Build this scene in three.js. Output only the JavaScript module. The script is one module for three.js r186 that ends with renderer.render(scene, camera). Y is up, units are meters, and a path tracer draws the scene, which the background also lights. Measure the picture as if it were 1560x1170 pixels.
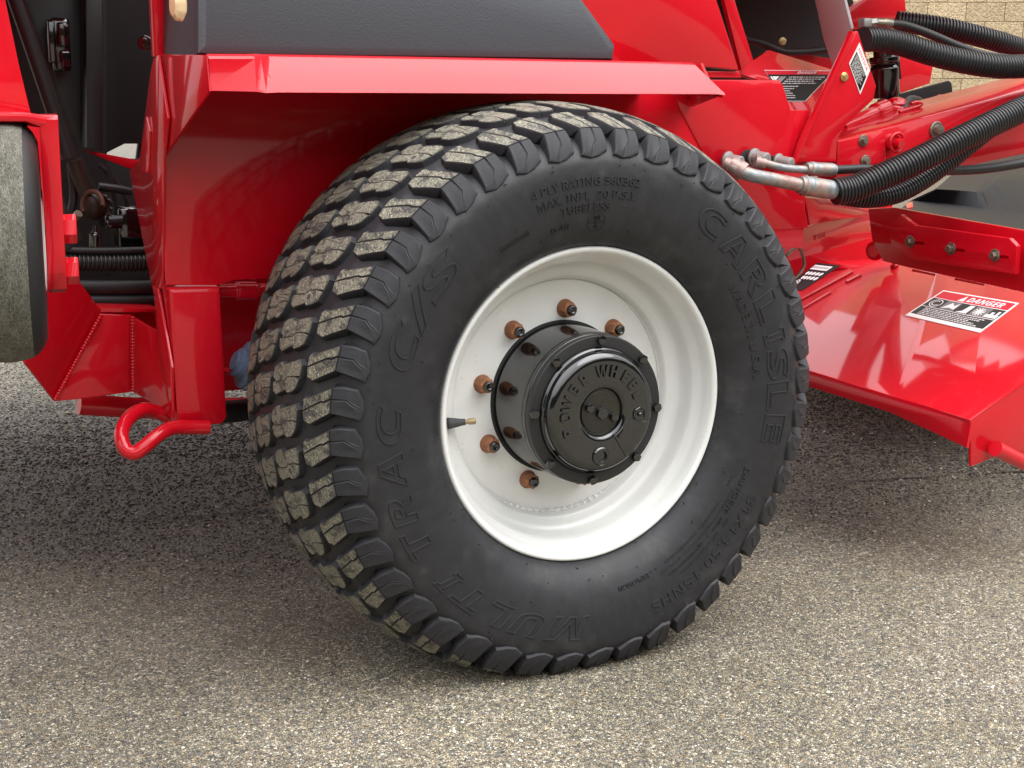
import * as THREE from 'three';
import { FontLoader } from 'three/addons/loaders/FontLoader.js';
import { mergeGeometries, mergeVertices, toCreasedNormals } from 'three/addons/utils/BufferGeometryUtils.js';
import { RoundedBoxGeometry } from 'three/addons/geometries/RoundedBoxGeometry.js';

// ---------------------------------------------------------------- camera, sky, sun, exposure
const scene = new THREE.Scene();
const camera = new THREE.PerspectiveCamera(2 * Math.atan(585 / 2254.05) * 180 / Math.PI, 4 / 3, 0.05, 400);
camera.position.set(-0.9653, 0.7817, 1.75083);
camera.rotation.order = 'YXZ';
camera.rotation.set(-0.2049124, -0.4885973, 0.0086909);
camera.updateMatrixWorld(true);
const renderer = new THREE.WebGLRenderer({ antialias: true });
renderer.setSize(1024, 768);
renderer.toneMapping = THREE.LinearToneMapping;
renderer.toneMappingExposure = 1.56;
renderer.shadowMap.enabled = true;

let seed = 7;
const rnd = () => { seed = (seed * 1664525 + 1013904223) >>> 0; return seed / 4294967296; };
const rr = (a, b) => a + (b - a) * rnd();
const V = (x, y, z) => new THREE.Vector3(x, y, z);
const clamp = (x, a = 0, b = 1) => Math.min(b, Math.max(a, x));
const lerp = (a, b, t) => a + (b - a) * t;
const sstep = (a, b, x) => { const t = clamp((x - a) / (b - a)); return t * t * (3 - 2 * t); };
// value noise that tiles with the given period
const HASH = new Float32Array(65536); for (let i = 0; i < 65536; i++) HASH[i] = rnd();
const hsh = (x, y, s = 0) => HASH[((x * 73 + y * 12979 + s * 7919) ^ (x * y * 31)) & 65535];
function vnoise(x, y, per, s = 0) {
  const xi = Math.floor(x), yi = Math.floor(y), fx = x - xi, fy = y - yi;
  const m = (a) => ((a % per) + per) % per;
  const u = fx * fx * (3 - 2 * fx), v = fy * fy * (3 - 2 * fy);
  const a = hsh(m(xi), m(yi), s), b = hsh(m(xi + 1), m(yi), s), c = hsh(m(xi), m(yi + 1), s), d = hsh(m(xi + 1), m(yi + 1), s);
  return lerp(lerp(a, b, u), lerp(c, d, u), v);
}
function fbm(x, y, per, oct = 4, s = 0) { let a = 0, w = 0.5, t = 0; for (let i = 0; i < oct; i++) { a += w * vnoise(x, y, per, s + i); t += w; x *= 2; y *= 2; per *= 2; w *= 0.5; } return a / t; }

// overcast sky: an even bright cloud layer, brighter overhead than at the horizon
{
  const w = 512, h = 256, d = new Float32Array(w * h * 4);
  for (let j = 0; j < h; j++) for (let i = 0; i < w; i++) {
    const el = ((j + 0.5) / h - 0.5) * Math.PI, up = Math.sin(el);
    let L;
    if (up > 0) { const c = fbm(i / w * 8, j / h * 4, 8, 5, 3); L = 2.3 * (0.17 + 0.83 * Math.pow(up, 1.0)) * (0.82 + 0.36 * c); } else L = 0.3;
    const o = (j * w + i) * 4;
    d[o] = L * 1.0; d[o + 1] = L * 1.0; d[o + 2] = L * 1.03; d[o + 3] = 1;
  }
  const sky = new THREE.DataTexture(d, w, h, THREE.RGBAFormat, THREE.FloatType);
  sky.mapping = THREE.EquirectangularReflectionMapping; sky.magFilter = THREE.LinearFilter; sky.minFilter = THREE.LinearFilter; sky.needsUpdate = true;
  scene.background = sky; scene.environment = sky;
}
const sun = new THREE.DirectionalLight(new THREE.Color(1.0, 0.98, 0.95), 1.4);
sun.position.set(2.6, 7, 3.6); sun.target.position.set(0, 0.3, 0);
sun.castShadow = true; sun.shadow.radius = 95; sun.shadow.mapSize.set(2048, 2048);
Object.assign(sun.shadow.camera, { left: -4, right: 4, top: 4, bottom: -4, near: 0.5, far: 20 });
scene.add(sun, sun.target);

// ---------------------------------------------------------------- helpers
const ray = (px, py) => V((px - 780) / 2254.05, -(py - 585) / 2254.05, -1).applyEuler(camera.rotation);
const plane = (n, p) => new THREE.Plane().setFromNormalAndCoplanarPoint(n.clone().normalize(), p);
const PZ = (z) => plane(V(0, 0, 1), V(0, 0, z)), PY = (y) => plane(V(0, 1, 0), V(0, y, 0)), PX = (x) => plane(V(1, 0, 0), V(x, 0, 0));
const P3 = (a, b, c) => new THREE.Plane().setFromCoplanarPoints(a, b, c);
function at(px, py, pl) { const d = ray(px, py); const t = -(pl.normal.dot(camera.position) + pl.constant) / pl.normal.dot(d); return camera.position.clone().addScaledVector(d, t); }
const atD = (px, py, dist) => camera.position.clone().addScaledVector(ray(px, py).normalize(), dist);

const used = {};
const numbered = (n) => { used[n] = (used[n] ?? -1) + 1; return used[n] ? `${n}_${String(used[n]).padStart(3, '0')}` : n; };
function thing(name, label, category, pos = [0, 0, 0], group) {
  const o = new THREE.Group(); o.name = numbered(name); o.position.set(...pos); o.userData = { label, category }; if (group) o.userData.group = group; scene.add(o); return o;
}
function part(name, geo, mat, parent, label) {
  const m = new THREE.Mesh(geo, mat); m.name = name; m.castShadow = m.receiveShadow = true; if (label) m.userData.label = label; parent.add(m); return m;
}
function flatGeo(g) { return toCreasedNormals(g.index ? g.toNonIndexed() : g, 0.6); }
// plate: planar outline given by 3D points (world), thickness going away from the camera
function plateGeo(pts, thick = 0.005, bevel = 0.0012, holes = []) {
  const c = pts.reduce((a, p) => a.add(p), V(0, 0, 0)).multiplyScalar(1 / pts.length);
  const n = V(0, 0, 0); for (let i = 0; i < pts.length; i++) { const a = pts[i].clone().sub(c), b = pts[(i + 1) % pts.length].clone().sub(c); n.add(a.cross(b)); } n.normalize();
  if (n.dot(camera.position.clone().sub(c)) < 0) n.negate();
  const u = Math.abs(n.y) > 0.85 ? V(1, 0, 0) : V(0, 1, 0).cross(n); u.addScaledVector(n, -u.dot(n)).normalize(); const v = n.clone().cross(u);
  const p2 = pts.map((p) => { const d = p.clone().sub(c); return new THREE.Vector2(d.dot(u), d.dot(v)); });
  const to2 = (p) => { const e = p.clone().sub(c); return new THREE.Vector2(e.dot(u), e.dot(v)); }, sh = new THREE.Shape(p2); for (const h of holes) sh.holes.push(new THREE.Path(h.map(to2)));
  const g = new THREE.ExtrudeGeometry(sh, { depth: Math.max(0.0005, thick - 2 * bevel), bevelEnabled: bevel > 0, bevelThickness: bevel, bevelSize: bevel, bevelOffset: -bevel, bevelSegments: 2, curveSegments: 6 });
  g.translate(0, 0, -(thick - bevel));
  g.applyMatrix4(new THREE.Matrix4().makeBasis(u, v, n).setPosition(c));
  return toCreasedNormals(g, 0.5);
}
const plate = (name, mat, parent, px, pl, thick, bevel, label, holes = []) => part(name, plateGeo(px.map(([x, y]) => at(x, y, pl)), thick, bevel, holes.map((h) => h.map(([x, y]) => at(x, y, pl)))), mat, parent, label);
// swept tube with radius function r(t, lengthAlong)
function tubeGeo(points, rad, { seg = 60, radial = 12, caps = true, tension = 0.5 } = {}) {
  const cv = points.length === 2 ? new THREE.LineCurve3(points[0], points[1]) : new THREE.CatmullRomCurve3(points, false, 'centripetal', tension);
  const len = cv.getLength(); const fr = cv.computeFrenetFrames(seg, false);
  const pos = [], nor = [], uv = [], idx = []; const rf = typeof rad === 'number' ? () => rad : rad;
  for (let i = 0; i <= seg; i++) {
    const t = i / seg, p = cv.getPointAt(t), r = rf(t, t * len), dr = (rf(Math.min(1, t + 0.5 / seg), Math.min(1, t + 0.5 / seg) * len) - rf(Math.max(0, t - 0.5 / seg), Math.max(0, t - 0.5 / seg) * len)) / (len / seg);
    for (let j = 0; j <= radial; j++) {
      const a = j / radial * Math.PI * 2, n = fr.normals[i].clone().multiplyScalar(Math.cos(a)).addScaledVector(fr.binormals[i], Math.sin(a));
      pos.push(p.x + n.x * r, p.y + n.y * r, p.z + n.z * r); n.addScaledVector(fr.tangents[i], -dr).normalize(); nor.push(n.x, n.y, n.z); uv.push(t * len, j / radial * 0.1);
    }
  }
  for (let i = 0; i < seg; i++) for (let j = 0; j < radial; j++) { const a = i * (radial + 1) + j, b = a + radial + 1; idx.push(a, a + 1, b, b, a + 1, b + 1); }
  if (caps) for (const e of [0, seg]) {
    const k = pos.length / 3, p = cv.getPointAt(e / seg), T = fr.tangents[e].clone().multiplyScalar(e ? 1 : -1); pos.push(p.x, p.y, p.z); nor.push(T.x, T.y, T.z); uv.push(0, 0);
    for (let j = 0; j <= radial; j++) { const q = (e * (radial + 1) + j) * 3; pos.push(pos[q], pos[q + 1], pos[q + 2]); nor.push(T.x, T.y, T.z); uv.push(0, 0); }
    for (let j = 0; j < radial; j++) e ? idx.push(k, k + 1 + j, k + 2 + j) : idx.push(k, k + 2 + j, k + 1 + j);
  }
  const g = new THREE.BufferGeometry(); g.setAttribute('position', new THREE.Float32BufferAttribute(pos, 3)); g.setAttribute('normal', new THREE.Float32BufferAttribute(nor, 3)); g.setAttribute('uv', new THREE.Float32BufferAttribute(uv, 2)); g.setIndex(idx); return g;
}
const corrugated = (pts, r, pitch = 0.0062, depth = 0.0022, radial = 16) => {
  const cv = new THREE.CatmullRomCurve3(pts, false, 'centripetal'); const L = cv.getLength(), n = Math.round(L / pitch);
  return tubeGeo(pts, (t) => { const f = (t * n) % 1; const k = f < 0.5 ? 1 : f < 0.62 ? 1 - (f - 0.5) / 0.12 : f < 0.88 ? 0 : (f - 0.88) / 0.12; return r - depth * (1 - k); }, { seg: n * 8, radial });
};
// lathe about z (profile points are [radius, z])
function latheZ(prof, seg = 96) { const g = new THREE.LatheGeometry(prof.map(([r, z]) => new THREE.Vector2(r, z)), seg); g.rotateX(Math.PI / 2); return g; }
function along(geo, from, dir) { const q = new THREE.Quaternion().setFromUnitVectors(V(0, 0, 1), dir.clone().normalize()); return geo.applyMatrix4(new THREE.Matrix4().compose(from, q, V(1, 1, 1))); }
const clean = (list) => mergeGeometries(list.map((g) => { const h = g.index ? g.toNonIndexed() : g.clone(); for (const k of Object.keys(h.attributes)) if (!['position', 'normal', 'uv'].includes(k)) h.deleteAttribute(k); h.clearGroups(); return h; }));
// hex-headed bolt pointing to +z: washer, head
function hexGeo(r, h, bevel = 0.0012) { const s = new THREE.Shape(); for (let i = 0; i < 6; i++) { const a = i * Math.PI / 3 + 0.3; i ? s.lineTo(r * Math.cos(a), r * Math.sin(a)) : s.moveTo(r * Math.cos(a), r * Math.sin(a)); } return new THREE.ExtrudeGeometry(s, { depth: h - bevel, bevelEnabled: true, bevelThickness: bevel, bevelSize: bevel, bevelOffset: -bevel, bevelSegments: 2 }); }

// ---------------------------------------------------------------- textures
function tex(n, fn, { srgb = true, rep = 1, m = n } = {}) {
  const d = new Uint8Array(n * m * 4);
  for (let j = 0; j < m; j++) for (let i = 0; i < n; i++) { const c = fn(i, j), o = (j * n + i) * 4; d[o] = clamp(c[0], 0, 255); d[o + 1] = clamp(c[1], 0, 255); d[o + 2] = clamp(c[2], 0, 255); d[o + 3] = 255; }
  const t = new THREE.DataTexture(d, n, m); t.wrapS = t.wrapT = THREE.RepeatWrapping; t.magFilter = THREE.LinearFilter; t.minFilter = THREE.LinearMipmapLinearFilter; t.generateMipmaps = true; if (srgb) t.colorSpace = THREE.SRGBColorSpace; t.repeat.set(rep, rep); t.needsUpdate = true; return t;
}
const lin = (r, g, b) => new THREE.Color().setRGB(r, g, b);
const MP = (o) => new THREE.MeshPhysicalMaterial(o), MS = (o) => new THREE.MeshStandardMaterial(o);
const peel = tex(256, (i, j) => { const v = 120 + 14 * (fbm(i / 8, j / 8, 32, 3, 1) - 0.5) + 190 * (fbm(i / 64, j / 64, 4, 2, 5) - 0.5); return [v, v, v]; }, { srgb: false, rep: 6 });
const paintDust = tex(1024, (i, j) => {   // red enamel with dust specks, faint wipe marks and a few small chips
  const s = hsh(i, j, 2), s2 = hsh(i >> 1, j >> 1, 13), n = fbm(i / 90, j / 90, 12, 4, 9), w = fbm(i / 10, j / 160, 103, 3, 17), k = fbm(i / 28, j / 28, 37, 3, 23);
  const film = 0.030 * sstep(0.45, 0.75, n) + 0.030 * sstep(0.62, 0.8, w), speck = s > 0.9975 ? 0.22 : s2 > 0.9988 ? 0.30 : s < 0.0012 * (k > 0.5 ? 3 : 1) ? -0.35 : 0, t = clamp(film + Math.max(0, speck)), v = 1 + 0.05 * (n - 0.5) + Math.min(0, speck);
  return [lerp(203 * v, 168, t), lerp(4, 140, t), lerp(28 * v, 132, t)]; }, { rep: 1.9 });
const redPaint = MP({ color: lin(1, 1, 1), map: paintDust, roughness: 0.5, specularIntensity: 0.3, clearcoat: 0.9, clearcoatRoughness: 0.07, bumpMap: peel, bumpScale: 0.00028 });
const grain = tex(256, (i, j) => { const v = 128 + 110 * (fbm(i / 3, j / 3, 86, 2, 4) - 0.5) + 40 * (hsh(i, j, 8) - 0.5); return [v, v, v]; }, { srgb: false, rep: 9 });
const coverPlastic = MS({ color: lin(0.048, 0.051, 0.060), roughness: 0.5, bumpMap: grain, bumpScale: 0.0005 });
const blackPaint = MP({ color: lin(0.005, 0.005, 0.0055), roughness: 0.10, ior: 1.85, bumpMap: peel, bumpScale: 0.00004 });
const blackMatte = MS({ color: lin(0.016, 0.016, 0.017), roughness: 0.75, bumpMap: grain, bumpScale: 0.0004 });
const blackSatin = MS({ color: lin(0.012, 0.012, 0.013), roughness: 0.4 });
const hosePlastic = MS({ color: lin(0.012, 0.012, 0.013), roughness: 0.38 });
const hoseRubber = MS({ color: lin(0.014, 0.014, 0.015), roughness: 0.48, bumpMap: grain, bumpScale: 0.0003 });
const whitePaint = MP({ color: lin(0.84, 0.845, 0.83), map: tex(512, (i, j) => { const n = fbm(i / 64, j / 64, 8, 5, 12), s = hsh(i, j, 6); const v = 238 + 16 * n - (s > 0.9993 ? 90 : 0); return [v, v, v - 2]; }, { rep: 2 }), roughness: 0.33, clearcoat: 0.6, clearcoatRoughness: 0.15, bumpMap: peel, bumpScale: 0.0002 });
const zinc = MS({ color: lin(0.50, 0.48, 0.42), metalness: 0.85, roughness: 0.42, map: tex(256, (i, j) => { const n = fbm(i / 24, j / 24, 10, 4, 21); return [150 + 90 * n, 150 + 85 * n, 145 + 80 * n]; }, { rep: 8 }), bumpMap: grain, bumpScale: 0.0002 });
const weldedZinc = MS({ color: lin(0.62, 0.58, 0.55), metalness: 0.55, roughness: 0.5, map: tex(256, (i, j) => { const n = fbm(i / 16, j / 16, 16, 4, 31), k = fbm(i / 40 + 3, j / 40, 6, 3, 35); const red = sstep(0.52, 0.7, k), blue = sstep(0.52, 0.7, 1 - k); return [170 + 60 * n - 22 * blue, 166 + 60 * n - 24 * red - 6 * blue, 158 + 60 * n - 18 * red + 12 * blue]; }, { rep: 9 }), bumpMap: grain, bumpScale: 0.0004 });
const rust = MS({ color: lin(1, 1, 1), roughness: 0.8, map: tex(256, (i, j) => { const n = fbm(i / 10, j / 10, 25, 4, 41), k = fbm(i / 30, j / 30, 8, 3, 44); return [96 + 84 * n + 18 * k, 66 + 58 * n + 6 * k, 46 + 44 * n]; }, { rep: 18 }), bumpMap: grain, bumpScale: 0.0008 });
const brass = MS({ color: lin(0.40, 0.31, 0.17), metalness: 0.7, roughness: 0.5, bumpMap: grain, bumpScale: 0.0003 });
const yellowZinc = MS({ color: lin(0.72, 0.58, 0.28), metalness: 0.9, roughness: 0.35 });
const cream = MP({ color: lin(0.72, 0.52, 0.30), roughness: 0.4, clearcoat: 0.4 });
const blueGrey = MS({ color: lin(0.17, 0.24, 0.36), roughness: 0.5, bumpMap: grain, bumpScale: 0.0008 });
const silverPlate = MP({ color: lin(0.58, 0.59, 0.61), roughness: 0.38, bumpMap: grain, bumpScale: 0.0002 });
const wornRubber = MS({ color: lin(1, 1, 1), roughness: 0.85, map: tex(512, (i, j) => { const n = fbm(i / 9, j / 9, 56, 3, 51), k = fbm(i / 70, j / 70, 7, 3, 53), s = hsh(i >> 1, j >> 1, 4); const v = 46 + 64 * n + 30 * k + (s > 0.93 ? 60 : s < 0.1 ? -28 : 0); return [v + 2, v, v - 10]; }, { rep: 6 }), bumpMap: grain, bumpScale: 0.0015 });

// ---------------------------------------------------------------- ground: fine worn asphalt
const GROUND = 0.010;
const stoneTones = [[150, 141, 121], [132, 124, 107], [166, 155, 131], [120, 113, 99], [104, 99, 88], [178, 168, 146], [142, 125, 99], [84, 80, 74], [206, 198, 180], [126, 121, 112], [160, 142, 112], [110, 108, 106]];
{
  const N = 2048, size = 1.1, cells = 360, jx = new Float32Array(cells * cells), jy = new Float32Array(cells * cells), tone = new Uint8Array(cells * cells), big = new Float32Array(cells * cells);
  for (let k = 0; k < cells * cells; k++) { jx[k] = rnd(); jy[k] = rnd(); tone[k] = Math.floor(Math.pow(rnd(), 1.25) * stoneTones.length); big[k] = 0.65 + 0.7 * rnd(); }
  const height = new Uint8Array(N * N), col = new Uint8Array(N * N * 4);
  for (let j = 0; j < N; j++) for (let i = 0; i < N; i++) {
    const x = i / N * cells, y = j / N * cells, cx = Math.floor(x), cy = Math.floor(y); let d1 = 9, d2 = 9, best = 0;
    for (let b = -1; b <= 1; b++) for (let a = -1; a <= 1; a++) {
      const u = ((cx + a) % cells + cells) % cells, v = ((cy + b) % cells + cells) % cells, k = v * cells + u;
      const dx = cx + a + jx[k] - x, dy = cy + b + jy[k] - y, d = Math.hypot(dx, dy) / big[k];
      if (d < d1) { d2 = d1; d1 = d; best = k; } else if (d < d2) d2 = d;
    }
    const e = clamp((d2 - d1) * 2.6), n = fbm(x / 2, y / 2, cells / 2, 3, 60), c = stoneTones[tone[best]], cr = sstep(0.04, 0.42, e), o = (j * N + i) * 4, f = 0.80 + 0.4 * n;
    for (let q = 0; q < 3; q++) col[o + q] = clamp(lerp([44, 42, 38][q], c[q] * f, cr), 0, 255); col[o + 3] = 255;
    height[j * N + i] = clamp(255 * (0.25 + 0.6 * sstep(0, 0.8, e) * (0.6 + 0.4 * hsh(best & 255, best >> 8, 9)) + 0.15 * n), 0, 255);
  }
  const mk = (d, srgb) => { const t = new THREE.DataTexture(d, N, N); t.wrapS = t.wrapT = THREE.RepeatWrapping; t.magFilter = THREE.LinearFilter; t.minFilter = THREE.LinearMipmapLinearFilter; t.generateMipmaps = true; if (srgb) t.colorSpace = THREE.SRGBColorSpace; t.repeat.set(1 / size, 1 / size); t.needsUpdate = true; return t; };
  const h4 = new Uint8Array(N * N * 4); for (let k = 0; k < N * N; k++) { h4[4 * k] = h4[4 * k + 1] = h4[4 * k + 2] = height[k]; h4[4 * k + 3] = 255; }
  const asphalt = MS({ map: mk(col, true), bumpMap: mk(h4, false), bumpScale: 0.0030, roughness: 0.62, vertexColors: true });
  // the old, darker asphalt behind a paving joint, plus painted shade under the machine
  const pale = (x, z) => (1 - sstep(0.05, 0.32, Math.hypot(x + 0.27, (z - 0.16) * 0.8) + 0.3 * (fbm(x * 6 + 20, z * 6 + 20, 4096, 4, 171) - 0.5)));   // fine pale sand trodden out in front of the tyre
  const olderAndShade = (x, z) => (0.62 + 0.38 * sstep(-2.0, -1.1, z + 0.5 * (fbm(x * 2 + 70, z * 2 + 70, 4096, 3, 79) - 0.5))) * (1 - sstep(0.05, 0.52, z - (-0.658 + 0.271 * x) + 0.34 * (fbm(x * 4 + 50, z * 4 + 50, 4096, 4, 77) - 0.5)));  // fades towards the back, where less shade is painted
  // one sheet: fine mesh near the machine, coarse out to the horizon
  const xs = [-300, -90, -30, -12, -6], zs = [-300, -90, -30, -12, -7]; for (let x = -3; x <= 4.001; x += 0.035) xs.push(x); xs.push(7, 12, 30, 90, 300); for (let z = -4.5; z <= 2.001; z += 0.035) zs.push(z); zs.push(4, 8, 15, 30, 90, 300);
  const pos = [], uv = [], cl = [], idx = [];
  for (const z of zs) for (const x of xs) {
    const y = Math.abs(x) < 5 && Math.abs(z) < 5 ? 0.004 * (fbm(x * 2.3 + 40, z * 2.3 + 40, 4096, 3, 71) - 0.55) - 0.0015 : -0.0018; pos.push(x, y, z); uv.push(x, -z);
    // patches of fine pale dust and of darker bitumen worn into the surface, plus the shade painted under the machine
    const a = fbm(x * 1.1 + 60, z * 1.1 + 60, 4096, 4, 81), b = fbm(x * 9 + 60, z * 9 + 60, 4096, 3, 87); const v = (0.80 + 0.42 * a + 0.24 * (b - 0.5)) * lerp(1, 0.55, olderAndShade(x, z)) * (1 + 0.30 * pale(x, z));
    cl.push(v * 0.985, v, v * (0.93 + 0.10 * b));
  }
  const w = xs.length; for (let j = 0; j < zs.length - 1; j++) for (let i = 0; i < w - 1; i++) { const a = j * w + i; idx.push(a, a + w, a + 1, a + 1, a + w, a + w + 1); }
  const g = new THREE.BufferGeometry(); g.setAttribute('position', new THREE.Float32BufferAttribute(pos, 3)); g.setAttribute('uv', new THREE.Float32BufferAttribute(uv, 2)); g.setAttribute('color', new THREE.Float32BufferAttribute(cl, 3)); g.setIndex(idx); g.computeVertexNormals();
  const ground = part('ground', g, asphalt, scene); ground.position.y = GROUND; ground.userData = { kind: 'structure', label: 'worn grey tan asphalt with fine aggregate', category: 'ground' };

  // aggregate standing out of the asphalt near the camera
  const chip = new THREE.IcosahedronGeometry(1, 0); { const p = chip.attributes.position; const s = {}; for (let i = 0; i < p.count; i++) { const k = [0, 1, 2].map((c) => p.array[3 * i + c].toFixed(3)).join(); s[k] ??= rr(0.75, 1.2); p.setXYZ(i, p.getX(i) * s[k], p.getY(i) * s[k] * 0.7, p.getZ(i) * s[k]); } chip.computeVertexNormals(); }
  const count = 230000, chips = new THREE.InstancedMesh(chip, MS({ roughness: 0.6 }), count), M = new THREE.Matrix4(), Q = new THREE.Quaternion(), E = new THREE.Euler(), C = new THREE.Color();
  let k = 0;
  while (k < count) {
    // spread evenly over the part of the ground in front of the lens
    const h = -0.4885973 + rr(-0.42, 0.42), dist = 1.05 + 4.2 * Math.pow(rnd(), 0.75), x = camera.position.x - Math.sin(h) * dist, z = camera.position.z - Math.cos(h) * dist;
    const s = lerp(0.0008, 0.0023, Math.pow(rnd(), 2.2)) * (dist > 3 ? 1.35 : 1) * (k % 1700 === 0 ? rr(2.2, 4) : 1), c = stoneTones[Math.floor(Math.pow(rnd(), 1.2) * stoneTones.length)];
    const od = olderAndShade(x, z), a = fbm(x * 1.1 + 60, z * 1.1 + 60, 4096, 4, 81), gy = 0.004 * (fbm(x * 2.3 + 40, z * 2.3 + 40, 4096, 3, 71) - 0.55) - 0.0015;
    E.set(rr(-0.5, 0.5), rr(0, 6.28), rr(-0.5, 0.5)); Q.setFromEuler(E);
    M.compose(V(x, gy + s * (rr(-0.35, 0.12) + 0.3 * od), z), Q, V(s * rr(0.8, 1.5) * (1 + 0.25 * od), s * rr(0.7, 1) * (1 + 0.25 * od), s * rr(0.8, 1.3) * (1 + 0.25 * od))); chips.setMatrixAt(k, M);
    const v = (0.70 + 0.40 * a) * rr(0.8, 1.15) * 0.98 * (rnd() < od * 0.8 ? 0.5 : 1) * (rnd() < pale(x, z) * 0.6 ? 1.3 : 1) * (Math.hypot((x + 0.69) * 0.7, z - 0.06) < 0.016 ? 0.45 : 1); C.setRGB(c[0] / 255 * v * 0.985, c[1] / 255 * v, c[2] / 255 * v * 1.01, THREE.SRGBColorSpace); chips.setColorAt(k, C); k++;  // chips inside the painted shade are darkened as well
  }
  // the paving joint: a ragged bituminous line
  { const jp = [], ji = [], n = 260; for (let i = 0; i <= n; i++) { const x = -1.6 + 3.6 * i / n, w = (0.0012 + 0.0055 * Math.pow(fbm(x * 6 + 9, 3.3, 4096, 3, 141), 2)) * clamp((fbm(x * 5 + 5, 8.1, 4096, 3, 147) - 0.36) * 6, 0.02, 1), z = -0.658 + 0.271 * x + 0.11 * (fbm(x * 3.1 + 4, 1.7, 4096, 5, 151) - 0.5) - 0.02; jp.push(x, 0.0012, z - w * rr(0.7, 1.3), x, 0.0012, z + w * rr(0.7, 1.3)); if (i < n) ji.push(2 * i, 2 * i + 1, 2 * i + 2, 2 * i + 2, 2 * i + 1, 2 * i + 3); }
    const jg = new THREE.BufferGeometry(); jg.setAttribute('position', new THREE.Float32BufferAttribute(jp, 3)); jg.setIndex(ji); jg.computeVertexNormals(); const joint = part('paving_joint', jg, MS({ color: lin(0.012, 0.012, 0.012), roughness: 0.7 }), ground); }
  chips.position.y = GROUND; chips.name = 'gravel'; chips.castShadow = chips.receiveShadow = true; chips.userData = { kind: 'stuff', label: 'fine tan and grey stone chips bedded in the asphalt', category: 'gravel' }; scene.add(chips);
}

// ---------------------------------------------------------------- wood behind the photographer, mirrored in the upright panels
{
  const leaf = new THREE.IcosahedronGeometry(1, 1); { const p = leaf.attributes.position, s = {}; for (let i = 0; i < p.count; i++) { const k = [0, 1, 2].map((c) => p.array[3 * i + c].toFixed(3)).join(); s[k] ??= rr(0.6, 1.25); p.setXYZ(i, p.getX(i) * s[k], p.getY(i) * s[k], p.getZ(i) * s[k]); } leaf.computeVertexNormals(); }
  const n = 2600, wood = new THREE.InstancedMesh(leaf, MS({ roughness: 0.9 }), n), M = new THREE.Matrix4(), C = new THREE.Color();
  for (let i = 0; i < n; i++) { const a = rr(-1.25, 1.25), R = rr(24, 31), top = 6.5 + 3.5 * fbm(a * 5 + 20, 2, 4096, 3, 161), s = rr(0.45, 1.1); M.compose(V(-Math.sin(a) * R, rr(0, 1) * top, Math.cos(a) * R), new THREE.Quaternion().setFromEuler(new THREE.Euler(rr(0, 6), rr(0, 6), 0)), V(s, s * 0.8, s)); wood.setMatrixAt(i, M); const v = rr(0.7, 1.3); wood.setColorAt(i, C.setRGB(0.045 * v, 0.07 * v, 0.022 * v)); }
  wood.name = 'wood'; wood.castShadow = wood.receiveShadow = true; wood.userData = { kind: 'stuff', label: 'dark green wood behind the photographer', category: 'trees' }; scene.add(wood);
}

// ---------------------------------------------------------------- block wall far behind
{
  const d0 = 17.2, head = -0.4885973 - 0.31, dir = V(-Math.sin(head), 0, -Math.cos(head)), foot = V(camera.position.x, 0, camera.position.z).addScaledVector(dir, d0);
  const wall = thing('block_wall', 'tan split-face concrete block wall behind the machine', 'wall', [foot.x, 0, foot.z]); wall.rotation.y = head + 0.12;
  const sand = tex(512, (i, j) => { const n = fbm(i / 14, j / 14, 36, 4, 91), k = fbm(i / 50, j / 50, 10, 3, 94), s = hsh(i, j, 3); const v = (n - 0.5) * 120 + (s - 0.5) * 26; return [204 + v * 0.8 + 10 * k, 186 + v * 0.8 + 4 * k, 152 + v * 0.72]; }, { rep: 2.4 });
  const rough = tex(512, (i, j) => { const v = 255 * fbm(i / 16, j / 16, 32, 4, 97); return [v, v, v]; }, { srgb: false, rep: 2.4 });
  const mats = [0.82, 0.9, 0.97].map((v) => MS({ color: lin(v, v * 0.99, v * 0.97), map: sand, bumpMap: rough, bumpScale: 0.012, roughness: 0.95 }));
  const shapes = [0, 1, 2].map((k) => { const g = new RoundedBoxGeometry(0.396, 0.197, 0.19, 2, 0.006); const u = g.attributes.uv, p = g.attributes.position; for (let i = 0; i < u.count; i++) u.setXY(i, p.getX(i) + k * 0.37, p.getY(i) + k * 0.21); return g; });
  part('mortar', new THREE.BoxGeometry(6.8, 3.0, 0.16).translate(0, 1.5, -0.03), MS({ color: lin(0.42, 0.36, 0.26), roughness: 1 }), wall);
  part('upper_wall', new THREE.BoxGeometry(22, 9, 0.3).translate(6, 7.51, -0.08), mats[0], wall); part('coping', new THREE.BoxGeometry(22.2, 0.25, 0.5).translate(6, 12.15, -0.08), MS({ color: lin(0.3, 0.27, 0.22), roughness: 0.8 }), wall); part('side_wall', new THREE.BoxGeometry(13.4, 3, 0.3).translate(10.3, 1.5, -0.08), mats[1], wall);
  for (let r = 0; r < 15; r++) for (let c = 0; c < 17; c++) { const b = part('block', shapes[(r * 7 + c * 3) % 3], mats[(r * 5 + c * c) % 3], wall); b.position.set(-3.2 + c * 0.4 + (r % 2 ? 0.2 : 0), 0.1 + r * 0.2, rr(-0.003, 0.003)); }
}

// ---------------------------------------------------------------- tractor: body group first, wheel as one of its parts
const HY = 0.363, ZB = -0.2;
const tractor = thing('mower_tractor', 'red ride-on mower tractor with black side cover and large white-rimmed turf tyre', 'mower');
const wheel = new THREE.Group(); wheel.name = 'drive_wheel'; wheel.position.set(0, HY, 0); wheel.userData.label = 'turf tyre on a white rim with a black hub'; tractor.add(wheel);

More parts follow.
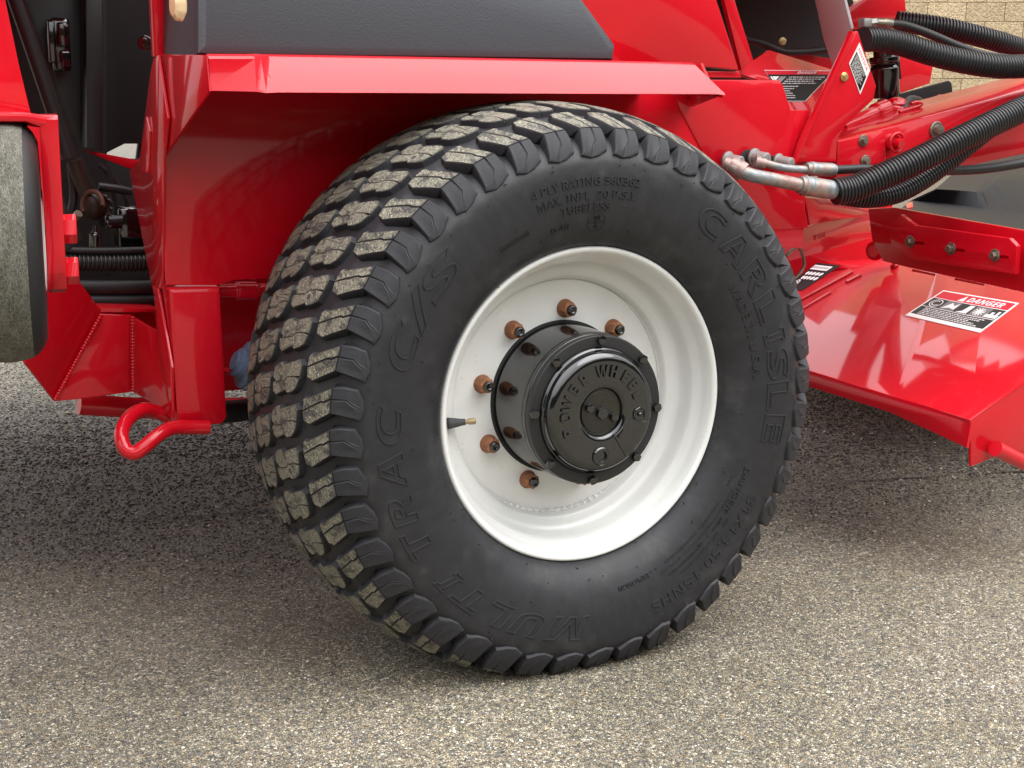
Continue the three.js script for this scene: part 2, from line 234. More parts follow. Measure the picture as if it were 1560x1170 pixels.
const rubberBump = tex(512, (i, j) => { const v = 128 + 60 * (fbm(i / 4, j / 4, 128, 2, 101) - 0.5) + 70 * (fbm(i / 40, j / 40, 13, 3, 104) - 0.5); return [v, v, v]; }, { srgb: false });
const rubberMap = tex(1024, (i, j) => { const n = fbm(i / 40, j / 40, 26, 4, 111), k = fbm(i / 130, j / 130, 8, 3, 115), f = fbm(i / 6, j / 60, 171, 2, 119); const dust = sstep(0.5, 0.75, k) * 20 * n + 3 * sstep(0.6, 0.8, f); const v = 33 + 16 * (n - 0.5) + dust; return [v + 0.5, v + 0.5, v + 4 - dust * 0.15]; }, {});
rubberMap.repeat.set(2.2, 2.2); rubberBump.repeat.set(8, 8);
const rubber = MS({ map: rubberMap, bumpMap: rubberBump, bumpScale: 0.0005, roughness: 0.52 });
// lug map: u < 0.5 tread face packed with pale grit, u > 0.5 clean rubber
const lugMap = tex(1024, (i, j) => {
  const n = fbm(i / 5, j / 9, 204, 3, 121), k = fbm(i / 30, j / 30, 34, 3, 124), s = hsh(i >> 1, j >> 2, 5), s2 = hsh(i, j, 7); const u = i / 1024;
  const clean = [37 + 16 * (n - 0.5), 37 + 16 * (n - 0.5), 41 + 16 * (n - 0.5)];
  if (u > 0.5) return clean;
  const bare = sstep(0.40, 0.30, k) * 0.45; let g = 78 + 66 * n + 34 * (k - 0.5) + (s > 0.9 ? 55 : 0) + (s2 > 0.96 ? 40 : 0) - (s < 0.14 ? 34 : 0); const grit = [g * 1.01, g * 0.98, g * 0.86];
  const edge = sstep(0.452, 0.485, u + 0.03 * (n - 0.5)) + bare; return [0, 1, 2].map((q) => lerp(grit[q], clean[q], clamp(edge)));
}, { m: 512 });
const lugMapBump = tex(512, (i, j) => { const n = fbm(i / 3, j / 5, 170, 3, 131); const v = i < 240 ? 255 * n : 120 + 14 * n; return [v, v, v]; }, { srgb: false, m: 256 });
const lugRubber = MS({ map: lugMap, bumpMap: lugMapBump, bumpScale: 0.0016, roughness: 0.62 });

// surface of revolution of the lug tops, by arc length s measured from the tread centre
const topProf = []; for (let i = 0; i <= 60; i++) { const z = 0.15 * i / 60; topProf.push([0.388 - 0.030 * Math.pow(z / 0.15, 2.6), z]); }
for (const p of [[0.352, 0.1545], [0.345, 0.1585], [0.338, 0.1625], [0.330, 0.1662], [0.320, 0.1693], [0.312, 0.1705]]) topProf.push(p);
const topS = [0]; for (let i = 1; i < topProf.length; i++) topS.push(topS[i - 1] + Math.hypot(topProf[i][0] - topProf[i - 1][0], topProf[i][1] - topProf[i - 1][1]));
const SC = topS[60];
function profAt(s) { const a = Math.abs(s); let i = 1; while (i < topS.length - 1 && topS[i] < a) i++; const t = (a - topS[i - 1]) / (topS[i] - topS[i - 1]); const A = topProf[i - 1], B = topProf[i]; const dr = B[0] - A[0], dz = B[1] - A[1], l = Math.hypot(dr, dz); return { r: lerp(A[0], B[0], t), z: Math.sign(s || 1) * lerp(A[1], B[1], t), nr: dz / l, nz: Math.sign(s || 1) * -dr / l }; }
const sZ = (z) => { const a = Math.abs(z); let i = 1; while (i < 60 && topProf[i][1] < a) i++; return Math.sign(z || 1) * lerp(topS[i - 1], topS[i], (a - topProf[i - 1][1]) / (topProf[i][1] - topProf[i - 1][1])); };
const sR = (r) => { let i = 61; while (i < topProf.length - 1 && topProf[i][0] > r) i++; return lerp(topS[i - 1], topS[i], (topProf[i - 1][0] - r) / (topProf[i - 1][0] - topProf[i][0])); };
const lugH = (s) => { const a = Math.abs(s); return a < SC - 0.03 ? 0.0085 : a < SC ? lerp(0.0085, 0.0115, (a - SC + 0.03) / 0.03) : lerp(0.0115, 0.0022, clamp((a - SC) / 0.040)); };
// sidewall of the carcass by radius
const side = [[0.2065, 0.128], [0.209, 0.1385], [0.213, 0.1455], [0.220, 0.1525], [0.232, 0.160], [0.246, 0.1652], [0.262, 0.1684], [0.280, 0.1697], [0.298, 0.1695], [0.310, 0.1684], [0.320, 0.1660], [0.329, 0.1602], [0.3365, 0.1530], [0.342, 0.1450], [0.347, 0.1360], [0.3545, 0.1270], [0.3645, 0.112]];
const zSide = (r) => { let i = 1; while (i < side.length - 1 && side[i][0] < r) i++; return lerp(side[i - 1][1], side[i][1], (r - side[i - 1][0]) / (side[i][0] - side[i - 1][0])); };
const D2R = Math.PI / 180;
// the tyre stands on the ground: what would sink into it is pressed flat and pushed out a little
const bulge = (y) => 0.011 * sstep(0.17, 0.01, y - GROUND);
function press(g) {
  const p = g.attributes.position; let hit = false;
  for (let i = 0; i < p.count; i++) { const y = p.getY(i) + HY - GROUND, e = 0.006; { const z = p.getZ(i); p.setZ(i, z + Math.sign(z) * bulge(y + GROUND) * clamp((Math.abs(z) - 0.06) / 0.09)); } if (y < 0.05) { const f = 0.5 * (y + 0.003 + Math.sqrt((y - 0.003) * (y - 0.003) + e * e)) - 0.0015; const dz = Math.max(0, f - y); p.setY(i, f - HY + GROUND); p.setZ(i, p.getZ(i) * (1 + dz * 1.2)); hit = true; } }
  if (hit) p.needsUpdate = true; return hit;
}
// prism over the surface: poly = [s, degrees], from below the carcass up to the given share of the lug height
function lugPrism(poly, topDrop, cham, out = 0.0006) {
  const R = 0.37, p = poly.map(([s, d]) => [s, d * D2R * R]); let area = 0; for (let i = 0; i < p.length; i++) { const a = p[i], b = p[(i + 1) % p.length]; area += a[0] * b[1] - b[0] * a[1]; } if (area < 0) p.reverse();
  const dense = []; for (let i = 0; i < p.length; i++) { const a = p[i], b = p[(i + 1) % p.length], n = Math.max(1, Math.ceil(Math.hypot(b[0] - a[0], b[1] - a[1]) / 0.012)); for (let k = 0; k < n; k++) dense.push([lerp(a[0], b[0], k / n), lerp(a[1], b[1], k / n)]); }
  const n = dense.length, inset = (d) => dense.map((q, i) => { const a = dense[(i - 1 + n) % n], b = dense[(i + 1) % n]; let e1 = [q[0] - a[0], q[1] - a[1]], e2 = [b[0] - q[0], b[1] - q[1]]; const l1 = Math.hypot(...e1) || 1, l2 = Math.hypot(...e2) || 1; const n1 = [-e1[1] / l1, e1[0] / l1], n2 = [-e2[1] / l2, e2[0] / l2]; let m = [n1[0] + n2[0], n1[1] + n2[1]]; const k = Math.max(0.6, (m[0] * n1[0] + m[1] * n1[1])); return [q[0] + m[0] * d / k, q[1] + m[1] * d / k]; });
  const rings = [[inset(-out * 5), (h) => -0.004], [inset(-out), (h) => Math.max(0, h * 0.85 - topDrop)], [inset(cham), (h) => h - topDrop]];
  const pos = [], uv = [], idx = []; const put = (q, hf, cleanUV) => {
    const f = profAt(q[0]), h = lugH(q[0]), up = hf(h) - h, r = f.r + f.nr * up, z = f.z + f.nz * up, a = q[1] / R; pos.push(r * Math.cos(a), r * Math.sin(a), z);
    const c = (Math.abs(q[0]) - SC + 0.06) / 0.06; uv.push(cleanUV ? 0.55 + Math.abs(q[0]) * 0.9 : Math.abs(q[0]) > SC + 0.0005 ? 0.52 + (Math.abs(q[0]) - SC) * 5 : 0.03 + 0.44 * (1 - (SC - Math.abs(q[0])) / 0.14 * 0.98) , q[1] * 6.4 + 0.3); };
  const ringIdx = []; for (let k = 0; k < 3; k++) { ringIdx.push(pos.length / 3); for (const q of rings[k][0]) put(q, rings[k][1], k < 2); }
  for (let k = 0; k < 2; k++) for (let i = 0; i < n; i++) { const a = ringIdx[k] + i, b = ringIdx[k] + (i + 1) % n, c = ringIdx[k + 1] + i, d = ringIdx[k + 1] + (i + 1) % n; idx.push(a, c, b, b, c, d); }
  const t0 = pos.length / 3; for (const q of rings[2][0]) put(q, rings[2][1], false);
  for (const [a, b, c] of THREE.ShapeUtils.triangulateShape(rings[2][0].map((q) => new THREE.Vector2(q[0], q[1])), [])) idx.push(t0 + a, t0 + c, t0 + b);
  const g = new THREE.BufferGeometry(); g.setAttribute('position', new THREE.Float32BufferAttribute(pos, 3)); g.setAttribute('uv', new THREE.Float32BufferAttribute(uv, 2)); g.setIndex(idx); return g.toNonIndexed();
}
const split = (upper, sipe, lower, gap = 0.10) => [[...upper, ...sipe.slice().reverse().map(([s, d]) => [s, d - gap])], [...sipe.map(([s, d]) => [s, d + gap]), ...lower]];
const wob = (poly, k) => poly.map(([s, d], i) => [s + (hsh(i, k, 11) - 0.5) * 0.0016, d + (hsh(i, k, 12) - 0.5) * 0.25]);
function shoulderLug(sgn, k) {
  const C = (z) => sZ(z), list = [];
  const up = [[C(0.1055), 5.2], [C(0.1055), 3.3], [C(0.1095), 2.6], [C(0.1135), 2.8], [SC, -0.35]], sip = [[C(0.1055), 5.4], [C(0.114), 4.7], [C(0.136), 2.75], [C(0.140), 2.75], [SC, 1.75]], lo = [[SC, 4.6], [C(0.119), 7.6], [C(0.108), 7.2]];
  const sup = [[SC, -0.35], [sR(0.346), -0.7], [sR(0.332), -0.55], [sR(0.3255), 1.5]], ssip = [[SC, 1.95], [sR(0.343), 1.75], [sR(0.336), 2.7], [sR(0.3235), 3.4]], slo = [[sR(0.3235), 3.7], [sR(0.3270), 5.6], [sR(0.3325), 5.3], [sR(0.346), 4.9], [SC, 4.6]];
  const all = [...up, ...lo], sall = [...sup, ...slo];
  list.push(lugPrism(all, 0.003, 0.0004), lugPrism(sall, 0.0016, 0.0003));
  const [a, b] = split(up, sip, lo); list.push(lugPrism(a, 0, 0.0009), lugPrism(b, 0, 0.0009));
  const sa = [...sup, ...ssip.slice().reverse().map(([s, d]) => [s, d - 0.09])], sb = [...ssip.map(([s, d]) => [s, d + 0.09]), ...slo.slice(0)]; list.push(lugPrism(sa, 0, 0.0009), lugPrism(sb, 0, 0.0009));
  return list;
}
function rowLug(dz, dd, sc, k) {
  const f = ([z, d]) => [sZ(0.06 + (z - 0.06) * sc + dz), d + dd];
  const up = [[0.0940, 7.6], [0.0940, 5.5], [0.088, 4.7], [0.053, 6.6], [0.050, 6.0], [0.037, 6.7], [0.0300, 7.3], [0.0280, 9.6]], lo = [[0.0280, 10.4], [0.031, 12.0], [0.040, 12.5], [0.066, 10.9], [0.069, 11.4], [0.081, 10.8], [0.089, 9.8], [0.0938, 7.9]], S = [[0.0280, 10.0], [0.040, 10.0], [0.060, 9.3], [0.066, 8.5], [0.082, 7.9], [0.0925, 7.75]], w = 0.04;
  const U = wob(up, k).map(f), L = wob(lo, k + 40).map(f), S1 = S.map(f);
  return [lugPrism([...U, ...L], 0.0024, 0.0008), lugPrism([...U, ...S1.slice(1, -1).map(([s, q]) => [s, q - w])], 0, 0.0007), lugPrism([...L, ...S1.slice(1, -1).reverse().map(([s, q]) => [s, q + w])], 0, 0.0007)];
}
const finish = (list, mirror) => { let g = mergeGeometries(list); if (mirror) { g.rotateX(Math.PI); const u = 0; } g = mergeVertices(g, 1e-5); return toCreasedNormals(g, 0.55); };
const rows = [ { build: (k) => finish(shoulderLug(1, k)), off: 0 }, { build: (k) => finish(rowLug(0, 0, 1, k)), off: 0 }, { build: (k) => finish(rowLug(-0.072, 4.15, 0.86, k)), off: 0 }, { build: (k) => finish(rowLug(-0.133, 7.6, 0.74, k)), off: 0 }, { build: (k) => finish(shoulderLug(1, k), true), off: 3 } ];
rows.forEach((row, ri) => {
  const variants = [0, 1, 2, 3].map((k) => { const g = row.build(k + ri * 4); const u = g.attributes.uv; for (let i = 0; i < u.count; i++) u.setY(i, u.getY(i) + k * 0.237 + ri * 0.11); return g; });
  for (let k = 0; k < 44; k++) {
    const a = (97.3 + k * 360 / 44 + row.off) * D2R, mid = ((97.3 + k * 360 / 44 + row.off + (ri === 4 ? -4 : 4 + [0, 5, 9, 12][ri])) % 360 + 360) % 360; let g = variants[(k * 7 + ri) % 4];
    const m = part('tread_lug', g, lugRubber, wheel);
    if (Math.abs(mid - 270) < 66) { g = g.clone(); g.rotateZ(a); press(g); g.computeVertexNormals(); g = toCreasedNormals(g, 0.55); m.geometry = g; } else m.rotation.z = a;
  }
});
// carcass
{
  const prof = [...side.slice(0)]; const crown = []; for (let i = 0; i <= 24; i++) { const z = 0.105 - 0.21 * i / 24; crown.push([0.388 - 0.030 * Math.pow(Math.abs(z) / 0.15, 2.6) - 0.0085, z]); }
  const full = [...prof, ...crown, ...side.slice().reverse().map(([r, z]) => [r, -z])]; const smooth = new THREE.SplineCurve(full.map(([r, z]) => new THREE.Vector2(r, z))).getPoints(150).map((v) => [v.x, v.y]);
  const g = latheZ(smooth, 264); const u = g.attributes.uv; for (let i = 0; i < u.count; i++) u.setXY(i, u.getX(i) * 2.6, u.getY(i) * 1.0); press(g); g.computeVertexNormals(); part('tyre', g, rubber, wheel);
}
// ------------------------------------------------ raised writing on the sidewall
const fontB = await new FontLoader().loadAsync('fonts/droid/droid_sans_bold.typeface.json');
const fontR = await new FontLoader().loadAsync('fonts/droid/droid_sans_regular.typeface.json');
const onSide = (th, r, h) => V(r * Math.cos(th), r * Math.sin(th), zSide(r) + h + bulge(r * Math.sin(th) + HY));
function ridge(pts, map, w = 0.0026, h = 0.0013) {   // closed raised line
  const n = pts.length, pos = [], idx = [];
  for (let i = 0; i < n; i++) {
    const a = pts[(i - 1 + n) % n], b = pts[i], c = pts[(i + 1) % n]; const d1 = b.clone().sub(a).normalize(), d2 = c.clone().sub(b).normalize(); const t = d1.clone().add(d2); if (t.length() < 1e-4) t.copy(d2); t.normalize(); const nn = new THREE.Vector2(-t.y, t.x), k = Math.min(1.6, 1 / Math.max(0.4, nn.dot(new THREE.Vector2(-d1.y, d1.x))));
    for (const [o, hh] of [[-0.5, -0.0006], [-0.26, h], [0.26, h], [0.5, -0.0006]]) { const q = b.clone().addScaledVector(nn, o * w * k); const p = map(q.x, q.y, hh); pos.push(p.x, p.y, p.z); }
  }
  for (let i = 0; i < n; i++) for (let k = 0; k < 3; k++) { const a = i * 4 + k, b = ((i + 1) % n) * 4 + k; idx.push(a, b, a + 1, a + 1, b, b + 1); }
  const g = new THREE.BufferGeometry(); g.setAttribute('position', new THREE.Float32BufferAttribute(pos, 3)); g.setIndex(idx); const f = g.toNonIndexed(); f.computeVertexNormals(); f.setAttribute('uv', new THREE.Float32BufferAttribute(new Float32Array(f.attributes.position.count * 2), 2)); return f;
}
const dense2 = (pts, step) => { const o = []; const p = pts.filter((q, i) => q.distanceTo(pts[(i + 1) % pts.length]) > 1e-5); for (let i = 0; i < p.length; i++) { const a = p[i], b = p[(i + 1) % p.length], n = Math.max(1, Math.ceil(a.distanceTo(b) / step)); for (let k = 0; k < n; k++) o.push(a.clone().lerp(b, k / n)); } return o; };
function outlineLetter(ch, deg, rBase, height, width, shear) {
  const shapes = fontB.generateShapes(ch, 100), pts = shapes.flatMap((s) => s.getPoints(5)); const bx = new THREE.Box2().setFromPoints(pts), sx = width / (bx.max.x - bx.min.x), sy = height / (bx.max.y - bx.min.y), cx = (bx.min.x + bx.max.x) / 2, rm = rBase + height / 2;
  const map = (x, y, h) => onSide(deg * D2R - x / rm, rBase + y, h);
  const prep = (c) => dense2(c.map((q) => { const y = (q.y - bx.min.y) * sy; return new THREE.Vector2((q.x - cx) * sx + shear * (y - height / 2), y); }), 0.006);
  return shapes.flatMap((s) => { const e = s.extractPoints(5); return [e.shape, ...e.holes].map((c) => ridge(prep(c), map, 0.0026, 0.0014)); });
}
const letters = (str, degs, rBase, height, widths, shear) => [...str].forEach((ch, i) => part('raised_letter', mergeGeometries(outlineLetter(ch, degs[i], rBase, height, widths[i], shear)), rubber, wheel));
letters('CARLISLE', [54.3, 43.7, 33.3, 23.8, 15.2, 7.6, -1.4, -10.6], 0.2715, 0.034, [0.042, 0.044, 0.042, 0.038, 0.016, 0.040, 0.038, 0.038], 0);
letters('MULTI', [-98.8, -110.6, -120.2, -129.2, -136.8], 0.2735, 0.030, [0.054, 0.040, 0.034, 0.040, 0.016], 0.45);
letters('TRAC', [-150.6, -160.7, -171.2, -182.0], 0.2740, 0.032, [0.036, 0.038, 0.044, 0.044], 0.2);
letters('C/S', [-200.8, -210.4, -219.8], 0.2720, 0.036, [0.050, 0.040, 0.052], 0.35);
function solidLine(str, degMid, rBase, height, { spacing = 1, depth = 0.0015, font = fontR, surf = onSide, face = 1 } = {}) {
  const shapes = font.generateShapes(str, 100), hb = new THREE.Box2().setFromPoints(font.generateShapes('H', 100).flatMap((s) => s.getPoints(2))), k = height / (hb.max.y - hb.min.y); const all = shapes.flatMap((s) => s.getPoints(3)), bx = new THREE.Box2().setFromPoints(all), cx = (bx.min.x + bx.max.x) / 2, rm = rBase + height / 2;
  const g = new THREE.ExtrudeGeometry(shapes, { depth: 1, bevelEnabled: true, bevelThickness: 0.5, bevelSize: 2.2, bevelOffset: -0.6, bevelSegments: 1, curveSegments: 3 }); const p = g.attributes.position;
  for (let i = 0; i < p.count; i++) { const q = surf(degMid * D2R - (p.getX(i) - cx) * k * spacing / rm, rBase + p.getY(i) * k, p.getZ(i) < -0.4 ? -0.0012 : p.getZ(i) < 0.1 ? -0.0006 : p.getZ(i) < 1.1 ? depth * 0.45 : depth); p.setXYZ(i, q.x, q.y, q.z); }
  g.computeVertexNormals(); return flatGeo(g);
}
const small = (str, mid, r, h, o) => part('raised_lettering', solidLine(str, mid, r, h, o), rubber, wheel);
small('4 PLY RATING 560362', 94.6, 0.2885, 0.0100, { spacing: 1.17 });
small('MAX. INFL  20 P.S.I', 94.8, 0.2715, 0.0098, { spacing: 1.22 });
small('TUBELESS', 95.1, 0.2565, 0.0100, { spacing: 1.15 });
small('0-40', 103.5, 0.238, 0.0075, { spacing: 1.3 }); small('90', 91.0, 0.2440, 0.0062); small('5', 91.0, 0.2345, 0.0062);
{ const c = []; for (let i = 0; i < 36; i++) c.push(new THREE.Vector2(0.0125 * Math.cos(i / 36 * 6.2832), 0.242 + 0.0125 * Math.sin(i / 36 * 6.2832))); const m = (x, y, h) => onSide(91 * D2R - x / 0.242, y, h); part('raised_mark', mergeGeometries([ridge(c, m, 0.0018, 0.001), ridge([new THREE.Vector2(-0.012, 0.2412), new THREE.Vector2(0.012, 0.2412), new THREE.Vector2(0.012, 0.2424), new THREE.Vector2(-0.012, 0.2424)], m, 0.0008, 0.0008)]), rubber, wheel); }
small('MADE IN U.S.A.', 20.2, 0.2485, 0.0110, { spacing: 1.35 });
small('31X13.50-15NHS', -51, 0.2850, 0.0140, { spacing: 1.5 });
small('DANGER', -30.5, 0.2600, 0.0085, { spacing: 1.5 });
small('EXPLOSION', -75.5, 0.2460, 0.0058, { spacing: 1.2 });
{ // the fine print: rows of small raised marks too small to read
  const list = []; for (let row = 0; row < 4; row++) { const r = 0.2455 + row * 0.0085; let a = -27 - row * 4; while (a > -69 + row * 3) { const w = rr(0.5, 1.6); if (rnd() < 0.8) { const h = rr(0.0035, 0.005), b = [0, 1].map((q) => (a - q * w) * D2R), n = 2 + Math.floor(w * 2); for (let i = 0; i < n; i++) { const t = lerp(b[0], b[1], (i + 0.2) / n); list.push(ridge([new THREE.Vector2(0, 0), new THREE.Vector2(0.0012, 0), new THREE.Vector2(0.0012, h), new THREE.Vector2(0, h)], (x, y, hh) => onSide(t - x / 0.25, r + y, hh), 0.0008, 0.0005)); } } a -= w + 0.4; } }
  const m = part('fine_print', mergeGeometries(list), rubber, wheel); m.userData.kind = 'stuff';
}
{ // serial pad and rubber hairs left by the mould
  const list = []; for (let i = 0; i < 16; i++) { const t = (123.5 - i * 0.64) * D2R; list.push(ridge([new THREE.Vector2(0, 0), new THREE.Vector2(0.0016, 0.0005), new THREE.Vector2(0.0016, rr(0.004, 0.007)), new THREE.Vector2(0, 0.006)], (x, y, hh) => onSide(t - x / 0.25, 0.2505 + y, hh), 0.0013, 0.001)); }
  for (let i = 0; i < 120; i++) { const rad = [0.2135, 0.231, 0.262, 0.313, 0.318][i % 5] + rr(-0.003, 0.003), t = i * 0.77 + rr(-0.1, 0.1), p = onSide(t, rad, -0.0005), L = rr(0.002, 0.0065), d = V(rr(-1, 1), rr(-1, 1), 1).normalize(); list.push(tubeGeo([p, p.clone().addScaledVector(d, L)], 0.0006, { seg: 1, radial: 5 }).toNonIndexed()); }
  const m = part('rubber_hairs', mergeGeometries(list), rubber, wheel); m.userData.kind = 'stuff';
}
// ------------------------------------------------ rim
{
  const pts = [[0.2045, 0.120], [0.2075, 0.131], [0.2086, 0.1365], [0.2078, 0.1402], [0.2055, 0.1418], [0.2025, 0.1412], [0.1995, 0.138], [0.1968, 0.131], [0.1945, 0.123], [0.1905, 0.1165], [0.1865, 0.1105], [0.1850, 0.104], [0.1842, 0.097], [0.1815, 0.0905], [0.1760, 0.086], [0.1690, 0.0835], [0.1635, 0.081], [0.1605, 0.0765], [0.1585, 0.0705]].map(([a, b]) => new THREE.Vector2(a, b));
  const s = new THREE.SplineCurve(pts).getPoints(90).map((v) => [v.x, v.y]); const uvm = (g) => { const u = g.attributes.uv; for (let i = 0; i < u.count; i++) u.setXY(i, u.getX(i) * 1.2, u.getY(i) * 0.3); return g; };
  const rim = part('rim', uvm(latheZ(s, 160)), whitePaint, wheel);
  part('rim_disc', uvm(latheZ([[0.162, 0.064], [0.1605, 0.0692], [0.1560, 0.0697], [0.02, 0.0697]], 128)), whitePaint, wheel);
  // weld bead between disc and barrel: uneven ripples
  const bead = []; const N = 150; for (let i = 0; i <= N; i++) { const a = -200 * D2R + i / N * 250 * D2R; bead.push(V((0.1582 + rr(-0.0006, 0.0006)) * Math.cos(a), (0.1582 + rr(-0.0006, 0.0006)) * Math.sin(a), 0.0706)); }
  part('weld_bead', tubeGeo(bead, (t) => { const k = -200 + t * 250; const on = sstep(-128, -118, k) * (1 - sstep(-72, -62, k)); return lerp(0.0013, 0.0030 + 0.0010 * Math.sin(t * 420) + 0.0004 * Math.sin(t * 911), on); }, { seg: 600, radial: 8 }), whitePaint, wheel);
  // valve stem
  const valveRubber = MS({ color: lin(0.055, 0.055, 0.058), roughness: 0.6, bumpMap: grain, bumpScale: 0.0004 });
  const dir = V(-Math.cos(5 * D2R), -Math.sin(5 * D2R), 0), v0 = dir.clone().multiplyScalar(0.176).setZ(0.090), vd = dir.clone().multiplyScalar(-1).setZ(0.42).normalize();
  part('valve_stem', along(latheZ([[0, 0], [0.0075, 0], [0.0072, 0.004], [0.0058, 0.012], [0.0044, 0.019], [0.0042, 0.023], [0, 0.023]], 20), v0, vd), valveRubber, wheel);
  part('valve_cap', along(latheZ([[0.0030, 0], [0.0030, 0.004], [0.0042, 0.0045], [0.0042, 0.0125], [0.0030, 0.0135], [0, 0.0135]], 14), v0.clone().addScaledVector(vd, 0.023), vd), brass, wheel);
  // nine studs with rusty flanged nuts
  for (let i = 0; i < 9; i++) {
    const a = (46.8 + i * 40) * D2R, x = 0.119 * Math.cos(a), y = 0.119 * Math.sin(a);
    const g = clean([latheZ([[0, 0.0697], [0.0124, 0.0697], [0.0124, 0.0712], [0.0110, 0.0736], [0.0092, 0.0755]], 24), hexGeo(0.0106, 0.0145, 0.0014).rotateZ(i * 0.9).translate(0, 0, 0.0715)]).translate(x, y, 0);
    part('lug_nut', flatGeo(g), rust, wheel);
    const st = []; for (let k = 0; k <= 16; k++) st.push([0.0066 - (k % 2 ? 0.0006 : 0), 0.082 + k * 0.00055]); st.push([0.0054, 0.0922], [0.0035, 0.0923], [0.003, 0.0908], [0, 0.0908]);
    part('stud', latheZ(st, 18).translate(x, y, 0), blackPaint, wheel);
  }
}
// ------------------------------------------------ black planetary hub
{
  part('hub_gasket', latheZ([[0.1035, 0.0698], [0.1035, 0.0722], [0.099, 0.0724]], 96), blackMatte, wheel);
  part('hub_housing', latheZ([[0.1003, 0.0700], [0.1003, 0.0725], [0.0998, 0.075], [0.0990, 0.146], [0.0984, 0.1478], [0.0980, 0.1482], [0.0980, 0.1496], [0.0985, 0.1502], [0.0985, 0.1548], [0.0978, 0.1556], [0.0974, 0.1560]], 128), blackPaint, wheel);
  part('hub_flange', latheZ([[0.0974, 0.1556], [0.0978, 0.1572], [0.0978, 0.1638], [0.0968, 0.1654], [0.0955, 0.1656], [0.0840, 0.1656], [0.0826, 0.1650]], 128), MP({ color: lin(0.007, 0.007, 0.0075), roughness: 0.55, clearcoat: 0.35, clearcoatRoughness: 0.25, bumpMap: grain, bumpScale: 0.0006 }), wheel);
  const cover = part('hub_cover', latheZ([[0.0828, 0.1640], [0.0828, 0.1668], [0.0820, 0.1690], [0.0805, 0.1700], [0.0795, 0.1712], [0.0785, 0.1745], [0.0762, 0.1785], [0.0728, 0.1812], [0.0690, 0.1825], [0.0645, 0.1826], [0.0380, 0.1822], [0.0335, 0.1812], [0.0312, 0.1782], [0.0306, 0.1752], [0.0300, 0.1745], [0, 0.1745]], 128), blackPaint, wheel);
  // raised writing
  const flat = (th, r, h) => V(r * Math.cos(th), r * Math.sin(th), 0.1822 + h);
  'POWER'.split('').forEach((c, i) => part('hub_letter', solidLine(c, [-158.5, -178.8, 163, 142.5, 122][i] , 0.0475, 0.0150, { font: fontB, surf: flat, depth: 0.0030, spacing: 0.95 }), blackPaint, wheel));
  'WHEEL'.split('').forEach((c, i) => part('hub_letter', solidLine(c, [93, 74.5, 54.5, 38, 21][i], 0.0475, 0.0150, { font: fontB, surf: flat, depth: 0.0030, spacing: 0.9 }), blackPaint, wheel));
  { // foundry mark: a broken hexagonal ring round a dot
    const c = V(0.0555 * Math.cos(-7 * D2R), 0.0555 * Math.sin(-7 * D2R), 0.1836), list = []; for (let i = 0; i < 6; i++) { if (i === 4) continue; const a = i * 60 * D2R + 0.5, b = a + 52 * D2R; list.push(tubeGeo([V(0.009 * Math.cos(a), 0.009 * Math.sin(a), 0).add(c), V(0.009 * Math.cos(b), 0.009 * Math.sin(b), 0).add(c)], 0.0014, { seg: 1, radial: 6 })); } list.push(new THREE.SphereGeometry(0.003, 10, 8).translate(c.x, c.y, c.z)); part('foundry_mark', clean(list), blackPaint, wheel); }
  // smooth raised ramp at the lower right of the cover
  { const s = new THREE.Shape(); const A = [-62, -15]; s.moveTo(0.034 * Math.cos(A[0] * D2R), 0.034 * Math.sin(A[0] * D2R)); for (let i = 0; i <= 14; i++) { const a = lerp(A[0] + 2, A[1], i / 14) * D2R; s.lineTo(0.0695 * Math.cos(a), 0.0695 * Math.sin(a)); } for (let i = 14; i >= 0; i--) { const a = lerp(A[0], A[1], i / 14) * D2R; s.lineTo(0.036 * Math.cos(a), 0.036 * Math.sin(a)); } const g = new THREE.ExtrudeGeometry(s, { depth: 0.001, bevelEnabled: true, bevelThickness: 0.001, bevelSize: 0.001, bevelOffset: -0.001, bevelSegments: 3 }); g.translate(0, 0, 0.1817); part('cover_pad', toCreasedNormals(g, 0.6), blackPaint, wheel); }
  part('centre_plate', latheZ([[0.0285, 0.1743], [0.0285, 0.1765], [0.0275, 0.1772], [0, 0.1772]], 48), MP({ color: lin(0.02, 0.018, 0.012), map: tex(256, (i, j) => { const n = fbm(i / 20, j / 20, 13, 4, 141), k = sstep(0.55, 0.7, fbm(i / 34, j / 34, 8, 3, 146)); return [120 + 130 * n * k, 118 + 120 * n * k, 100 + 40 * n]; }), roughness: 0.4, clearcoat: 0.6, clearcoatRoughness: 0.2 }), wheel);
  for (const [d, r, s] of [[157, 0.0195, 0.0062], [-60, 0.001, 0.0082], [-23, 0.0205, 0.0060]]) part('plate_bolt', flatGeo(clean([hexGeo(s, 0.0055, 0.001).translate(r * Math.cos(d * D2R), r * Math.sin(d * D2R), 0.1772)])), blackPaint, wheel);
  part('oil_plug', flatGeo(clean([latheZ([[0.0122, 0.181], [0.0122, 0.1845], [0.0108, 0.1862], [0.0075, 0.1862], [0.0068, 0.1846], [0.0066, 0.1818], [0, 0.1818]], 32).translate(0.0565 * Math.cos(-92 * D2R), 0.0565 * Math.sin(-92 * D2R), 0)])), blackPaint, wheel);
  for (let i = 0; i < 8; i++) { const a = (87.2 - i * 45) * D2R; part('flange_bolt', flatGeo(clean([hexGeo(0.0064, 0.0056, 0.0009).rotateZ(i * 1.3).translate(0.0918 * Math.cos(a), 0.0918 * Math.sin(a), 0.1656)])), blackPaint, wheel); }
}

